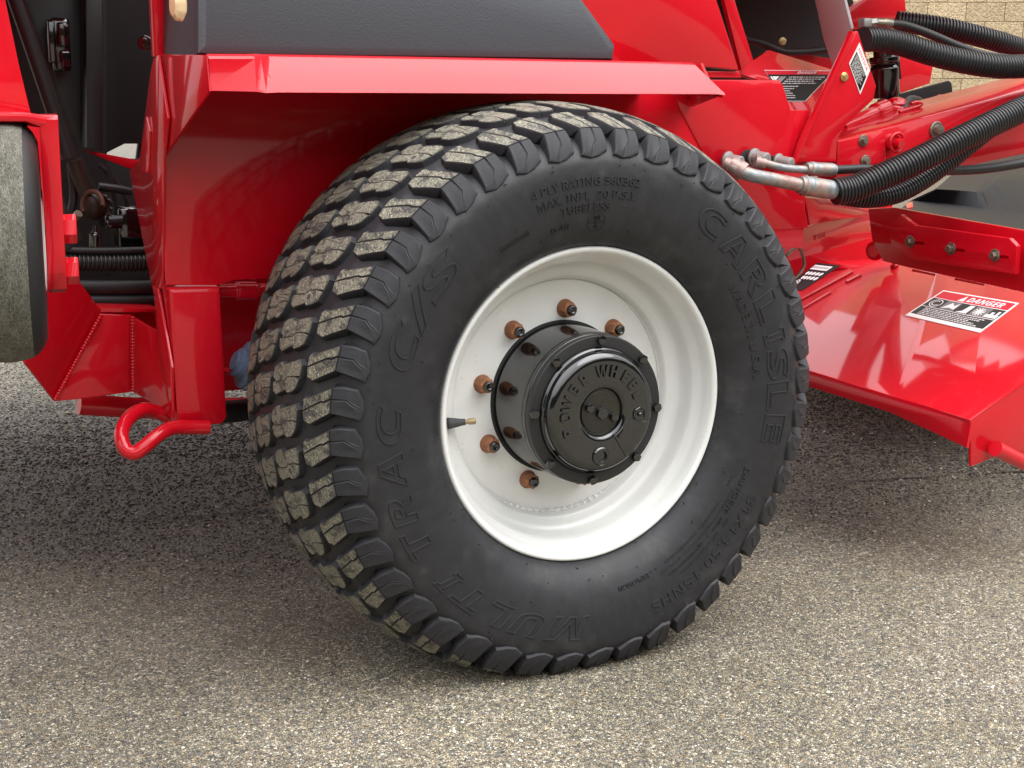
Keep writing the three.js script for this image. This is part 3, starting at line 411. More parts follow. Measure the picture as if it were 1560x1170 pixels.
// ---------------------------------------------------------------- tractor body
const zb = PZ(ZB);
const boltOn = (name, p, dir, r, parent, mat = zinc, washer = true) => {
  const list = []; if (washer) list.push(latheZ([[0, 0], [r, 0], [r, r * 0.16], [r * 0.92, r * 0.22], [r * 0.5, r * 0.22]], 24)); list.push(latheZ([[r * 0.72, r * 0.2], [r * 0.70, r * 0.32], [r * 0.5, r * 0.34]], 20), hexGeo(r * 0.60, r * 0.62, r * 0.06).rotateZ(rnd() * 3).translate(0, 0, r * 0.2));
  return part(name, flatGeo(along(clean(list), p, dir)), mat, parent);
};
// fender lip: bent sheet, lofted along x; the short piece at the rear end hangs steeper than the rest
{
  const secs = [[-0.4495, 0.016, 0.803, 0.0215, 0.7625], [-0.394, 0.016, 0.8035, 0.0225, 0.7615], [-0.383, 0.006, 0.8040, 0.0260, 0.7600], [-0.366, -0.012, 0.8040, 0.0225, 0.7607], [-0.15, -0.013, 0.8035, 0.0220, 0.7605], [0.13, -0.013, 0.8025, 0.0215, 0.7600], [0.2600, -0.013, 0.8010, 0.0210, 0.7600], [0.2885, 0.0195, 0.7625, 0.0205, 0.7598]];
  const T = 0.0035, pos = [], idx = []; const ring = ([x, zt, yt, zl, yl]) => { const o = []; const top = [[ZB, yt + 0.003], [zt - 0.012, yt + 0.002], [zt - 0.004, yt + 0.0008], [zt, yt - 0.001], [zt + 0.002, yt - 0.004]]; const low = [[zl - 0.0008, yl + 0.0022], [zl, yl], [zl - 0.0015, yl - 0.0006]]; const outer = [...top, ...low]; const inner = [[zl - T - 0.001, yl + 0.003], [zt - T, yt - 0.008], [zt - 0.014, yt - T - 0.003], [ZB, yt - T]]; return [...outer, ...inner].map(([z, y]) => [x, y, z]); };
  const n = 12; secs.forEach((s) => ring(s).forEach((p) => pos.push(...p))); for (let i = 0; i < secs.length - 1; i++) for (let k = 0; k < n; k++) { const a = i * n + k, b = i * n + (k + 1) % n, c = a + n, d = b + n; idx.push(a, b, c, b, d, c); }
  const g = new THREE.BufferGeometry(); g.setAttribute('position', new THREE.Float32BufferAttribute(pos, 3)); g.setIndex(idx); const h = toCreasedNormals(g.toNonIndexed(), 0.5); const p = h.attributes.position, uv = new Float32Array(p.count * 2); for (let i = 0; i < p.count; i++) { uv[2 * i] = p.getX(i); uv[2 * i + 1] = p.getY(i) + p.getZ(i); } h.setAttribute('uv', new THREE.BufferAttribute(uv, 2)); part('fender', h, redPaint, tractor);
  // end plates closing the fender to the body
  part('fender_end_plate', plateGeo([V(-0.4515, 0.806, ZB), V(-0.4515, 0.8035, 0.014), V(-0.4515, 0.762, 0.0215), V(-0.4515, 0.673, ZB + 0.001)], 0.004, 0.001), redPaint, tractor);
  part('fender_end_plate', plateGeo([V(0.2870, 0.759, 0.019), V(0.2575, 0.797, -0.016), V(0.3700, 0.797, ZB), V(0.3720, 0.732, ZB)], 0.004, 0.001), redPaint, tractor);
}
// wheel well wall and the body side
part('wheel_well_panel', plateGeo([V(-0.4535, 0.8, ZB), V(-0.4535, 0.5045, ZB), V(-0.383, 0.5005, ZB), V(-0.36, 0.506, ZB), V(0.62, 0.506, ZB), V(0.62, 0.732, ZB), V(0.372, 0.733, ZB), V(0.372, 0.8, ZB)], 0.004, 0.0012), redPaint, tractor);
const xf = PX(-0.4562);
plate('body_front_face', redPaint, tractor, [[240, 84], [233, 88], [228, 115], [213, 238], [197, 262], [231, 436], [247, 440], [249, 240], [255, 180]], xf, 0.004, 0.001);
plate('weld_strip', redPaint, tractor, [[223, 178], [212, 262], [226, 264], [228, 200]], PX(-0.4585), 0.003, 0.001);
plate('front_trim', redPaint, tractor, [[226, -120], [232, 0], [236, 86], [252, 84], [250, 0], [248, -120]], PZ(-0.195), 0.02, 0.002);
// lower post and the box frame beside it
part('frame_post', plateGeo([V(-0.4535, 0.501, ZB + 0.012), V(-0.3822, 0.499, ZB + 0.012), V(-0.3780, 0.318, ZB + 0.012), V(-0.3850, 0.309, ZB + 0.012), V(-0.4440, 0.307, ZB + 0.012), V(-0.4490, 0.315, ZB + 0.012)], 0.075, 0.006), redPaint, tractor);
plate('frame_side', redPaint, tractor, [[240, 440], [232, 436], [236, 470], [243, 560], [262, 638], [261, 560]], P3(V(-0.4575, 0.5, ZB + 0.004), V(-0.4555, 0.32, ZB + 0.004), V(-0.462, 0.45, -0.32)), 0.004, 0.001);
const zc = PZ(-0.30), gus = P3(at(200, 480, PZ(-0.34)), at(200, 600, PZ(-0.34)), at(262, 638, PZ(-0.205)));
plate('frame_gusset', redPaint, tractor, [[200, 483], [237, 505], [243, 560], [264, 640], [228, 612], [201, 597]], gus, 0.006, 0.0015);
const zd = PZ(-0.34);
plate('frame_plate', redPaint, tractor, [[154, 478], [202, 480], [202, 597], [132, 607], [82, 612]], zd, 0.006, 0.0015);
plate('frame_plate', redPaint, tractor, [[60, 345], [92, 388], [155, 474], [83, 611], [38, 553], [62, 500], [66, 430]], P3(at(155, 474, zd), at(83, 611, zd), at(66, 430, PZ(-0.26))), 0.006, 0.0015);
part('weld_seam', tubeGeo([at(154, 479, PZ(-0.335)), at(120, 542, PZ(-0.335)), at(84, 608, PZ(-0.335))], (t) => 0.0034 + 0.0008 * Math.sin(t * 190), { seg: 160, radial: 8 }), redPaint, tractor);
part('weld_seam', tubeGeo([at(202, 482, PZ(-0.335)), at(202, 540, PZ(-0.335)), at(203, 596, PZ(-0.335))], (t) => 0.0034 + 0.0009 * Math.sin(t * 150), { seg: 140, radial: 8 }), redPaint, tractor);
plate('frame_plate', redPaint, tractor, [[150, 466], [250, 466], [250, 540], [150, 540]], PZ(-0.40), 0.006, 0.001);
plate('frame_top_flange', redPaint, tractor, [[152, 476], [240, 476], [240, 470], [150, 468]], PZ(-0.345), 0.08, 0.001);
// towing eye: bent bar
part('towing_eye', tubeGeo([[318, 651, -0.17], [290, 651, -0.17], [262, 652, -0.165], [240, 664, -0.155], [218, 682, -0.15], [205, 690, -0.15], [193, 686, -0.155], [185, 668, -0.165], [188, 650, -0.18], [200, 634, -0.20], [215, 625, -0.215], [232, 626, -0.23], [255, 634, -0.235]].map(([x, y, z]) => at(x, y, PZ(z))), 0.0098, { seg: 110, radial: 16 }), redPaint, tractor);
part('under_pipe', tubeGeo([at(120, 616, PZ(-0.44)), at(230, 622, PZ(-0.44)), at(420, 620, PZ(-0.44))], 0.016, { seg: 20, radial: 16 }), redPaint, tractor);
part('under_hose', tubeGeo([at(325, 628, PZ(-0.36)), at(360, 626, PZ(-0.36)), at(450, 612, PZ(-0.36))], 0.017, { seg: 20, radial: 16 }), hoseRubber, tractor);
// axle parts glimpsed between post and tyre
part('axle_beam', plateGeo([V(-0.40, 0.51, -0.30), V(0.3, 0.51, -0.30), V(0.3, 0.33, -0.30), V(-0.40, 0.33, -0.30)], 0.06, 0.004), redPaint, tractor);
part('axle_pipe', tubeGeo([at(332, 444, PZ(-0.235)), at(362, 444, PZ(-0.235)), at(440, 444, PZ(-0.235))], (t) => (t < 0.25 ? 0.0105 : t < 0.55 ? 0.0135 : 0.011), { seg: 40, radial: 16 }), redPaint, tractor);
{ const a = at(356, 549, PZ(-0.24)), b = at(376, 556, PZ(-0.24)), e = at(440, 560, PZ(-0.24)); part('motor_fitting', tubeGeo([a, b, e], (t) => (t < 0.05 ? 0.013 : t < 0.2 ? 0.021 : t < 0.26 ? 0.034 : 0.03), { seg: 50, radial: 18 }), blueGrey, tractor); part('motor_bolt', tubeGeo([at(371, 590, PZ(-0.225)), at(388, 586, PZ(-0.225))], 0.006, { seg: 2, radial: 8 }), blueGrey, tractor); part('drain_pipe', tubeGeo([at(336, 565, PZ(-0.25)), at(358, 566, PZ(-0.25))], 0.005, { seg: 2, radial: 8 }), redPaint, tractor); }
// black moulded side cover above the fender
{
  const pl = P3(V(0, 0.8, -0.03), V(1, 0.8, -0.03), V(0, 1.0, -0.062)), pts = [[299, -150], [299, 84], [938, 92], [941, 67], [893, 1], [790, -150]].map(([x, y]) => at(x, y, pl));
  part('side_cover', plateGeo(pts, 0.165, 0.012), coverPlastic, tractor);
  const p = at(276, 8, PX(-0.474)); part('cover_knob', flatGeo(along(latheZ([[0, 0.014], [0.006, 0.0125], [0.0085, 0.008], [0.0088, 0.0], [0.006, -0.004]], 20).scale(1, 2.1, 1), p, V(-1, 0, 0.35))), cream, tractor);
}
// red body panels to the right
plate('hood_panel', redPaint, tractor, [[870, -150], [870, 99], [1066, 101], [1126, 107], [1092, 0], [1045, -150]], PZ(-0.205), 0.02, 0.002);
plate('hood_step', redPaint, tractor, [[1062, 108], [1126, 108], [1130, 119], [1062, 118]], PZ(-0.212), 0.03, 0.0015);
plate('step_panel', redPaint, tractor, [[1020, 121], [1188, 122], [1193, 130], [1221, 219], [1212, 249], [1232, 347], [1150, 353], [1075, 240], [1036, 166], [1030, 150]], PZ(-0.198), 0.005, 0.0015);
part('weld_seam', tubeGeo([at(1220, 219, PZ(-0.196)), at(1216, 234, PZ(-0.196)), at(1211, 250, PZ(-0.196))], (t) => 0.0032 + 0.0008 * Math.sin(t * 60), { seg: 60, radial: 8 }), redPaint, tractor);
plate('opening_edge', redPaint, tractor, [[1096, -30], [1130, 107], [1148, 92], [1110, -30]], PZ(-0.26), 0.01, 0.001);
plate('tray_wall', redPaint, tractor, [[1120, 110], [1172, 76], [1275, 108], [1278, 200], [1225, 240], [1180, 130]], P3(at(1120, 120, PZ(-0.26)), at(1272, 110, PZ(-0.42)), at(1225, 230, PZ(-0.26))), 0.006, 0.001);
plate('tray_back', redPaint, tractor, [[1140, 100], [1172, 74], [1285, 92], [1280, 130]], PZ(-0.47), 0.006, 0.001);
plate('engine_bay_back', blackMatte, tractor, [[1060, -160], [1060, 130], [1330, 130], [1262, -160]], PZ(-0.62), 0.02, 0.001);
part('bay_hose', tubeGeo([at(1136, 60, PZ(-0.45)), at(1160, 66, PZ(-0.45)), at(1190, 78, PZ(-0.45)), at(1225, 79, PZ(-0.45)), at(1262, 75, PZ(-0.45))], 0.0068, { seg: 50, radial: 10 }), hoseRubber, tractor);
boltOn('bay_bolt', at(1192, 63, PZ(-0.46)), V(-0.4, 0, 1), 0.007, tractor, yellowZinc);
plate('pillar_panel', silverPlate, tractor, [[1236, -60], [1241, 0], [1254, 60], [1271, 110], [1297, 44], [1286, 0], [1274, -60]], P3(at(1241, 0, PZ(-0.36)), at(1271, 108, PZ(-0.36)), at(1296, 44, PZ(-0.28))), 0.006, 0.0015);
// upright gusset carrying a label
const gp = PZ(-0.19);
plate('upright_gusset', redPaint, tractor, [[1299, 48], [1307, 47], [1335, 131], [1331, 152], [1287, 193], [1276, 212], [1274, 247], [1213, 247], [1221, 217]], gp, 0.006, 0.0018);
plate('gusset_edge', redPaint, tractor, [[1299, 47], [1221, 217], [1212, 248], [1217, 248], [1227, 217], [1303, 50]], PZ(-0.182), 0.012, 0.002);
boltOn('gusset_bolt', at(1286, 117, PZ(-0.189)), V(0, 0, 1), 0.0075, tractor, yellowZinc);
// ---- printed labels
function decal(w, h, draw) { const c = document.createElement('canvas'); c.width = w; c.height = h; const x = c.getContext('2d'); draw(x, w, h); const t = new THREE.CanvasTexture(c); t.colorSpace = THREE.SRGBColorSpace; t.magFilter = THREE.LinearFilter; return MP({ map: t, roughness: 0.55, specularIntensity: 0.5 }); }
function sticker(name, parent, mat, quad, lift, label) {   // quad = 4 world points: top-left, top-right, bottom-right, bottom-left
  const n = quad[1].clone().sub(quad[0]).cross(quad[3].clone().sub(quad[0])).normalize(); if (n.dot(camera.position.clone().sub(quad[0])) < 0) n.negate();
  const g = new THREE.BufferGeometry(), f = quad.map((p) => p.clone().addScaledVector(n, lift)), b = quad.map((p) => p.clone().addScaledVector(n, lift - 0.0008)); const pos = [], uv = [], U = [[0, 1], [1, 1], [1, 0], [0, 0]];
  const tri = (ps, us) => ps.forEach((p, i) => { pos.push(p.x, p.y, p.z); uv.push(...us[i]); }); tri([f[0], f[3], f[2]], [U[0], U[3], U[2]]); tri([f[0], f[2], f[1]], [U[0], U[2], U[1]]);
  for (let i = 0; i < 4; i++) { const j = (i + 1) % 4; tri([f[i], b[i], f[j]], [U[i], U[i], U[j]]); tri([f[j], b[i], b[j]], [U[j], U[i], U[j]]); }
  g.setAttribute('position', new THREE.Float32BufferAttribute(pos, 3)); g.setAttribute('uv', new THREE.Float32BufferAttribute(uv, 2)); g.computeVertexNormals(); return part(name, g, mat, parent, label);
}
const textLines = (x, x0, y0, w, rowsN, dy, th, col) => { x.fillStyle = col; for (let r = 0; r < rowsN; r++) { let q = x0; const end = x0 + w * (0.72 + 0.28 * hsh(r, 3, 7)); while (q < end) { const l = 6 + 22 * hsh(Math.floor(q), r, 8); x.fillRect(q, y0 + r * dy, Math.min(l, end - q), th); q += l + 5; } } };
const noticeMat = decal(200, 300, (x, w, h) => { x.fillStyle = '#e9e6e2'; x.fillRect(0, 0, w, h); x.fillStyle = '#f3efec'; x.fillRect(8, 8, w - 16, 90); x.fillStyle = '#d81f35'; x.font = 'bold 44px sans-serif'; x.save(); x.fillText('NOTICE', 14, 62); x.restore(); x.fillStyle = '#111'; x.fillRect(12, 100, w - 24, h - 112); textLines(x, 22, 112, 156, 9, 19, 9, '#dcdad6'); });
sticker('notice_label', tractor, noticeMat, [[1309, 65], [1325, 107], [1310, 144], [1293, 97]].map(([a, b]) => at(a, b, gp)), 0.001);
const dangerBig = decal(512, 300, (x, w, h) => { x.fillStyle = '#0b0b0c'; x.fillRect(0, 0, w, h); x.fillStyle = '#c9162b'; x.fillRect(0, 0, w, 42); x.fillStyle = '#e8e8e8'; x.font = 'bold 34px sans-serif'; x.fillText('DANGER', 250, 34); x.strokeStyle = '#ddd'; x.lineWidth = 5; x.strokeRect(3, 3, w - 6, h - 6); x.fillRect(40, 60, 46, 60); x.fillRect(100, 60, 50, 60); x.fillStyle = '#888'; x.fillRect(160, 60, 40, 60); textLines(x, 220, 62, 270, 4, 20, 8, '#cfcfcf'); textLines(x, 60, 150, 300, 6, 22, 8, '#cfcfcf'); });
{ const tp = P3(at(1120, 120, PZ(-0.26)), at(1272, 110, PZ(-0.42)), at(1225, 230, PZ(-0.26))); sticker('danger_label', tractor, dangerBig, [[1163, 107], [1271, 108], [1226, 155], [1197, 155]].map(([a, b]) => at(a, b, tp)), 0.0012); }
// hydraulic bulkhead
plate('bulkhead_plate', blackMatte, tractor, [[1130, 236], [1137, 229], [1150, 227], [1162, 231], [1172, 237], [1190, 238], [1192, 250], [1130, 250]], PZ(-0.19), 0.006, 0.001);
for (const [x, y, r] of [[1107, 244, 0.0145], [1147, 239, 0.0145], [1184, 245, 0.0125]]) { const p = at(x, y, PZ(-0.188)); part('bulkhead_fitting', along(latheZ([[0, 0], [r, 0], [r, 0.004], [r * 0.9, 0.005], [r * 0.75, 0.005], [r * 0.75, 0.028], [r * 0.6, 0.030], [0, 0.030]], 24), p, V(0.25, -0.1, 1)), weldedZinc, tractor); }
// parts behind: filter canister, rear red panels, black bracket
plate('rear_panel', redPaint, tractor, [[1285, 16], [1292, 12], [1336, -14], [1378, -10], [1382, 27], [1366, 34], [1330, 40], [1300, 46], [1292, 44]], PZ(-0.60), 0.01, 0.002);
plate('rear_panel', redPaint, tractor, [[1330, 90], [1370, 84], [1422, 100], [1417, 127], [1376, 141], [1334, 146]], PZ(-0.62), 0.01, 0.002);
{ const c = at(1349, 148, PZ(-0.42)), t = at(1347, 76, PZ(-0.42)); part('filter_canister', tubeGeo([c, c.clone().lerp(t, 0.9), t], (k) => (k < 0.62 ? 0.0265 : k < 0.72 ? 0.0265 - (k - 0.62) * 0.06 : k < 0.76 ? 0.027 : k < 0.86 ? 0.0275 : 0.02), { seg: 60, radial: 28 }), blackPaint, tractor); part('canister_strap', plateGeo([[1366, 84], [1371, 90], [1374, 120], [1368, 122]].map(([a, b]) => at(a, b, PZ(-0.40))), 0.006, 0.001), blackSatin, tractor); }
plate('black_bracket', blackMatte, tractor, [[1340, 152], [1446, 123], [1450, 126], [1452, 143], [1400, 158], [1345, 172]], PZ(-0.40), 0.008, 0.0015);
// dark inside of the engine bay at the left: inner plate, channel, diagonal bar, latch
for (const [q, z] of [[[[-60, -160], [-60, 480], [163, 480], [163, -160]], -0.66], [[[160, -160], [160, 234], [190, 219], [270, 219], [270, -160]], -0.672], [[[160, 242], [160, 480], [270, 480], [270, 242]], -0.672], [[[212, 210], [207, 250], [270, 250], [270, 210]], -0.684]]) plate('bay_back_plate', blackMatte, tractor, q, PZ(z), 0.01, 0.001);
plate('bay_plate', blackSatin, tractor, [[20, -60], [26, 0], [75, 110], [100, 190], [130, 225], [131, -60]], PZ(-0.5), 0.006, 0.001);
plate('bay_channel', blackSatin, tractor, [[130, -60], [132, 225], [158, 230], [157, -60]], PZ(-0.46), 0.05, 0.002);
part('bay_brace', tubeGeo([at(10, -40, PZ(-0.40)), at(55, 90, PZ(-0.40)), at(105, 240, PZ(-0.40))], 0.011, { seg: 10, radial: 12 }), blackSatin, tractor);
{ const p = at(92, 68, PZ(-0.48)); part('bay_latch', flatGeo(clean([new RoundedBoxGeometry(0.026, 0.075, 0.018, 3, 0.005).translate(p.x, p.y, p.z), new RoundedBoxGeometry(0.017, 0.034, 0.012, 3, 0.004).translate(p.x + 0.002, p.y + 0.014, p.z + 0.012), new RoundedBoxGeometry(0.015, 0.026, 0.012, 3, 0.004).translate(p.x + 0.003, p.y - 0.021, p.z + 0.011), new RoundedBoxGeometry(0.010, 0.060, 0.02, 3, 0.003).translate(p.x - 0.014, p.y + 0.004, p.z + 0.004)])), blackPaint, tractor); }
boltOn('bay_bolt', at(221, 66, PZ(-0.40)), V(-0.5, 0, 1), 0.011, tractor, blackPaint);
plate('bay_sill', redPaint, tractor, [[124, 228], [206, 243], [216, 246], [222, 266], [197, 257]], PZ(-0.50), 0.004, 0.001);
part('bay_shade_roof', flatGeo(new RoundedBoxGeometry(0.62, 0.03, 0.42, 2, 0.008).translate(-0.77, 1.02, -0.46)), redPaint, tractor);  // unseen roof added to keep the bay dark
part('ball_joint', clean([tubeGeo([at(112, 245, PZ(-0.42)), at(122, 275, PZ(-0.42)), at(133, 300, PZ(-0.42))], 0.010, { seg: 10, radial: 14 }), new THREE.SphereGeometry(0.021, 24, 16).scale(0.9, 1.05, 0.8).translate(...at(143, 312, PZ(-0.42)).toArray())]), MS({ color: lin(0.06, 0.05, 0.045), map: rust.map, roughness: 0.45 }), tractor);
part('rust_ring', along(new THREE.TorusGeometry(0.020, 0.0035, 8, 28, 3.6), at(141, 313, PZ(-0.40)), V(-0.8, 0.1, 0.5)), MS({ color: lin(0.30, 0.26, 0.24), map: rust.map, roughness: 0.6 }), tractor);
[[[150, 250], [170, 270], [190, 300], [205, 380]], [[120, 240], [150, 300], [185, 320], [225, 330]], [[165, 250], [175, 310], [178, 350], [196, 382]], [[108, 250], [112, 300], [104, 350], [120, 382]]].forEach((q, i) => part('bay_cable', tubeGeo(q.map(([a, c]) => at(a, c, PZ(-0.47 + 0.012 * i))), [0.004, 0.0055, 0.0035, 0.006][i], { seg: 40, radial: 10 }), hoseRubber, tractor));
for (const [x, y] of [[160, 300], [166, 306], [168, 318], [166, 328], [163, 340]]) boltOn('bay_bolt', at(x, y, PZ(-0.415)), V(-0.4, 0.2, 1), 0.0055, tractor, blackPaint, false);
{ const p = at(200, 345, PZ(-0.45)); part('bay_valve', flatGeo(clean([new RoundedBoxGeometry(0.045, 0.06, 0.04, 3, 0.005).translate(p.x, p.y, p.z), new RoundedBoxGeometry(0.025, 0.02, 0.05, 2, 0.004).translate(p.x - 0.03, p.y + 0.01, p.z)])), blackPaint, tractor); }
part('joint_pin', tubeGeo([at(112, 335, PZ(-0.40)), at(120, 325, PZ(-0.39))], 0.006, { seg: 2, radial: 12 }), zinc, tractor);
part('grease_fitting', tubeGeo([at(145, 343, PZ(-0.41)), at(144, 360, PZ(-0.41)), at(144, 380, PZ(-0.41))], (t) => (t < 0.3 ? 0.004 : 0.009), { seg: 12, radial: 12 }), blackPaint, tractor);
part('bay_fitting', tubeGeo([at(165, 336, PZ(-0.41)), at(186, 335, PZ(-0.41))], 0.0075, { seg: 2, radial: 6 }), blackSatin, tractor);
part('bay_fitting', tubeGeo([at(150, 284, PZ(-0.43)), at(180, 288, PZ(-0.43)), at(200, 292, PZ(-0.43))], 0.0065, { seg: 6, radial: 10 }), blackSatin, tractor);
plate('bay_bracket', blackSatin, tractor, [[95, 300], [104, 320], [126, 362], [108, 380], [90, 385]], PZ(-0.33), 0.005, 0.001);
[[382, 0.0055, 0], [401, 0.0135, 1], [437, 0.0125, 0], [458, 0.011, 0]].forEach(([y, r, c]) => { const pts = [[70, y - 2], [130, y], [190, y], [260, y - 2]].map(([a, b]) => at(a, b, PZ(-0.40))); part('bay_hose', c ? corrugated(pts, r, 0.0062, 0.0016, 14) : tubeGeo(pts, r, { seg: 24, radial: 14 }), c ? hosePlastic : hoseRubber, tractor); });
// unseen body mass behind the visible panels, there to block sky light
part('underframe', flatGeo(new RoundedBoxGeometry(1.42, 0.15, 1.05, 2, 0.015).translate(-0.12, 0.50, -1.23)), redPaint, tractor);  // unseen box added to shade the ground below the machine
part('hood_shade_top', flatGeo(new RoundedBoxGeometry(0.80, 0.03, 0.50, 2, 0.01).translate(0.72, 1.08, -0.45)), redPaint, tractor);  // unseen top added to keep overhead light out of the opening
part('chassis', flatGeo(new RoundedBoxGeometry(0.80, 0.42, 0.9, 2, 0.02).translate(0.22, 0.56, -0.92)), redPaint, tractor);
part('hood', flatGeo(new RoundedBoxGeometry(0.70, 0.5, 0.95, 2, 0.04).translate(0.06, 1.08, -0.74)), redPaint, tractor);

// ---------------------------------------------------------------- front mower deck
const deck = thing('mower_deck', 'red front mower deck with warning labels and slotted bracket, hung ahead of the wheel', 'mower deck');
const Lp = at(1232, 565, PY(0.27)), Cp = at(1478, 640, PY(0.27)), Bp = at(1345, 390, PY(0.42)), dp = P3(Lp, Cp, Bp), dn = dp.normal.clone(); if (dn.y < 0) dn.negate();
const dpo = (k) => plane(dn, Cp.clone().addScaledVector(dn, k));
plate('deck_top', redPaint, deck, [[1150, 543], [1232, 564], [1360, 603], [1478, 640], [1560, 583], [1700, 490], [1700, 470], [1560, 442], [1375, 402], [1345, 396], [1290, 410], [1205, 425], [1120, 470]], dpo(0), 0.006, 0.0014, undefined, [[[1390, 410], [1425, 417], [1424, 420.5], [1389, 413.5]], [[1455, 423], [1500, 432], [1499, 435.5], [1454, 426.5]]]);
{ // folded skirt along the near edge
  const e = [[1150, 543], [1232, 564], [1360, 603], [1478, 640]].map(([a, b]) => at(a, b, dp)), low = e.map((p, i) => p.clone().add(V(-0.004, [-0.028, -0.028, -0.028, -0.044][i], 0)));
  part('deck_skirt', plateGeo([...e, ...low.reverse()], 0.006, 0.002), redPaint, deck);
}
{ const sp = P3(at(1478, 640, dp), at(1478, 640, dp).add(V(0, -0.2, 0)), at(1560, 583, dp)); plate('deck_end_plate', redPaint, deck, [[1478, 640], [1480, 711], [1512, 698], [1560, 690], [1700, 640], [1700, 484], [1560, 582]], sp, 0.006, 0.0015);
  const q = at(1503, 680, sp), n = sp.normal.clone(); if (n.dot(camera.position.clone().sub(q)) < 0) n.negate(); const a0 = q.clone().addScaledVector(n, 0.016), far = at(1640, 745, plane(n, a0)); part('deck_roller', tubeGeo([a0, a0.clone().lerp(far, 0.5), far], 0.0125, { seg: 12, radial: 24 }), redPaint, deck); }
const dangerMat = decal(640, 360, (x, w, h) => {
  x.fillStyle = '#f4f1ee'; x.fillRect(0, 0, w, h); x.fillStyle = '#d3122a'; x.fillRect(12, 12, w - 24, 84); x.fillStyle = '#fff'; x.font = 'italic bold 74px sans-serif'; x.fillText('DANGER', 262, 82);
  x.beginPath(); x.moveTo(200, 86); x.lineTo(240, 20); x.lineTo(254, 86); x.fill(); x.fillStyle = '#222'; x.fillRect(12, 102, w - 24, 110); x.fillRect(12, 218, w - 24, 104);
  x.fillStyle = '#777'; x.fillRect(150, 106, 120, 104); x.fillRect(400, 106, 130, 104); x.strokeStyle = '#eee'; x.lineWidth = 7; x.beginPath(); x.arc(84, 158, 44, 0, 6.3); x.stroke(); x.beginPath(); x.arc(84, 158, 27, 0.4, 5.2); x.stroke(); x.fillStyle = '#eee';
  x.beginPath(); x.moveTo(160, 200); x.lineTo(200, 116); x.lineTo(232, 150); x.lineTo(258, 112); x.lineTo(262, 190); x.lineTo(215, 178); x.fill(); x.beginPath(); x.moveTo(290, 204); x.lineTo(330, 180); x.lineTo(344, 112); x.lineTo(384, 112); x.lineTo(380, 204); x.fill();
  for (let i = 0; i < 6; i++) { x.save(); x.translate(455, 160); x.rotate(i * 0.52); x.fillRect(-4, -44, 8, 88); x.restore(); } x.fillRect(520, 168, 100, 34); x.fillRect(548, 140, 24, 36); x.fillRect(590, 126, 20, 50);
  textLines(x, 60, 230, 520, 5, 18, 9, '#e6e6e6'); });
sticker('danger_label', deck, dangerMat, [[1437.5, 443], [1552.5, 462.5], [1493, 507.5], [1379, 481]].map(([a, b]) => at(a, b, dp)), 0.0012, 'red, black and white danger label');
const guardMat = decal(400, 300, (x, w, h) => { x.fillStyle = '#0c0c0d'; x.fillRect(0, 0, w, h); x.fillStyle = '#eee'; x.fillRect(20, 24, 300, 52); x.fillStyle = '#222'; for (let i = 0; i < 9; i++) x.fillRect(36 + i * 30, 36, 14, 26); x.fillStyle = '#eee'; for (let r = 0; r < 2; r++) for (let i = 0; i < 5; i++) { x.beginPath(); x.ellipse(70 + i * 62 + r * 24, 118 + r * 50, 26, 19, 0, 0, 6.3); x.fill(); } x.strokeStyle = '#eee'; x.lineWidth = 10; for (let r = 12; r < 60; r += 20) { x.beginPath(); x.arc(90, 250, r, 0, 6.3); x.stroke(); } });
sticker('black_label', deck, guardMat, [[1245, 401], [1281, 405], [1222, 443], [1195, 440]].map(([a, b]) => at(a, b, dp)), 0.0012, 'black and white pictogram label');
for (const q of [[[1186, 462], [1294, 408], [1299, 413], [1190, 472]], [[1287, 427], [1309, 415], [1312, 417], [1291, 428]], [[1200, 474], [1262, 441], [1266, 444], [1204, 480]]]) plate('deck_rib', redPaint, deck, q, dpo(0.005), 0.006, 0.0015);
part('deck_body', flatGeo(new RoundedBoxGeometry(0.85, 0.10, 1.20, 2, 0.02).translate(1.58, 0.34, -0.95)), redPaint, deck);
// crossmember behind the deck, with cast part number
const xm = P3(at(1200, 370, PZ(-0.42)), at(1330, 300, PZ(-0.60)), at(1330, 380, PZ(-0.60)));
plate('deck_crossmember', redPaint, deck, [[1160, 352], [1232, 344], [1330, 310], [1340, 318], [1332, 362], [1240, 388], [1190, 402], [1160, 405]], xm, 0.02, 0.003);
plate('deck_crossmember', redPaint, deck, [[1226, 300], [1255, 302], [1330, 322], [1328, 330], [1262, 336], [1234, 344]], P3(at(1230, 340, PZ(-0.40)), at(1320, 325, PZ(-0.58)), at(1255, 302, PZ(-0.42))), 0.015, 0.003);
{ const list = []; const s = 'TP-6701'; const n = xm.normal.clone(); if (n.dot(camera.position.clone().sub(at(1250, 355, xm))) < 0) n.negate(); const a = at(1239, 366, xm), b = at(1281, 355, xm), u = b.clone().sub(a), L = u.length(); u.normalize(); const v = n.clone().cross(u); const g = new THREE.ExtrudeGeometry(fontB.generateShapes(s, 0.011), { depth: 0.0012, bevelEnabled: false, curveSegments: 2 }); g.applyMatrix4(new THREE.Matrix4().makeBasis(u, v, n).setPosition(a)); part('raised_number', flatGeo(g), redPaint, deck); }
part('hinge_boss', clean([tubeGeo([at(1333, 382, PZ(-0.52)), at(1353, 378, PZ(-0.56))], 0.0195, { seg: 3, radial: 28 })]), redPaint, deck);
part('hinge_pin', tubeGeo([at(1330, 383, PZ(-0.515)), at(1345, 380, PZ(-0.54))], 0.011, { seg: 2, radial: 20 }), redPaint, deck);
part('grease_boss', tubeGeo([at(1363, 407, dp), at(1363, 396, plane(V(0, 0, 1), at(1363, 407, dp)))], (t) => (t < 0.4 ? 0.009 : 0.005), { seg: 10, radial: 14 }), redPaint, deck);
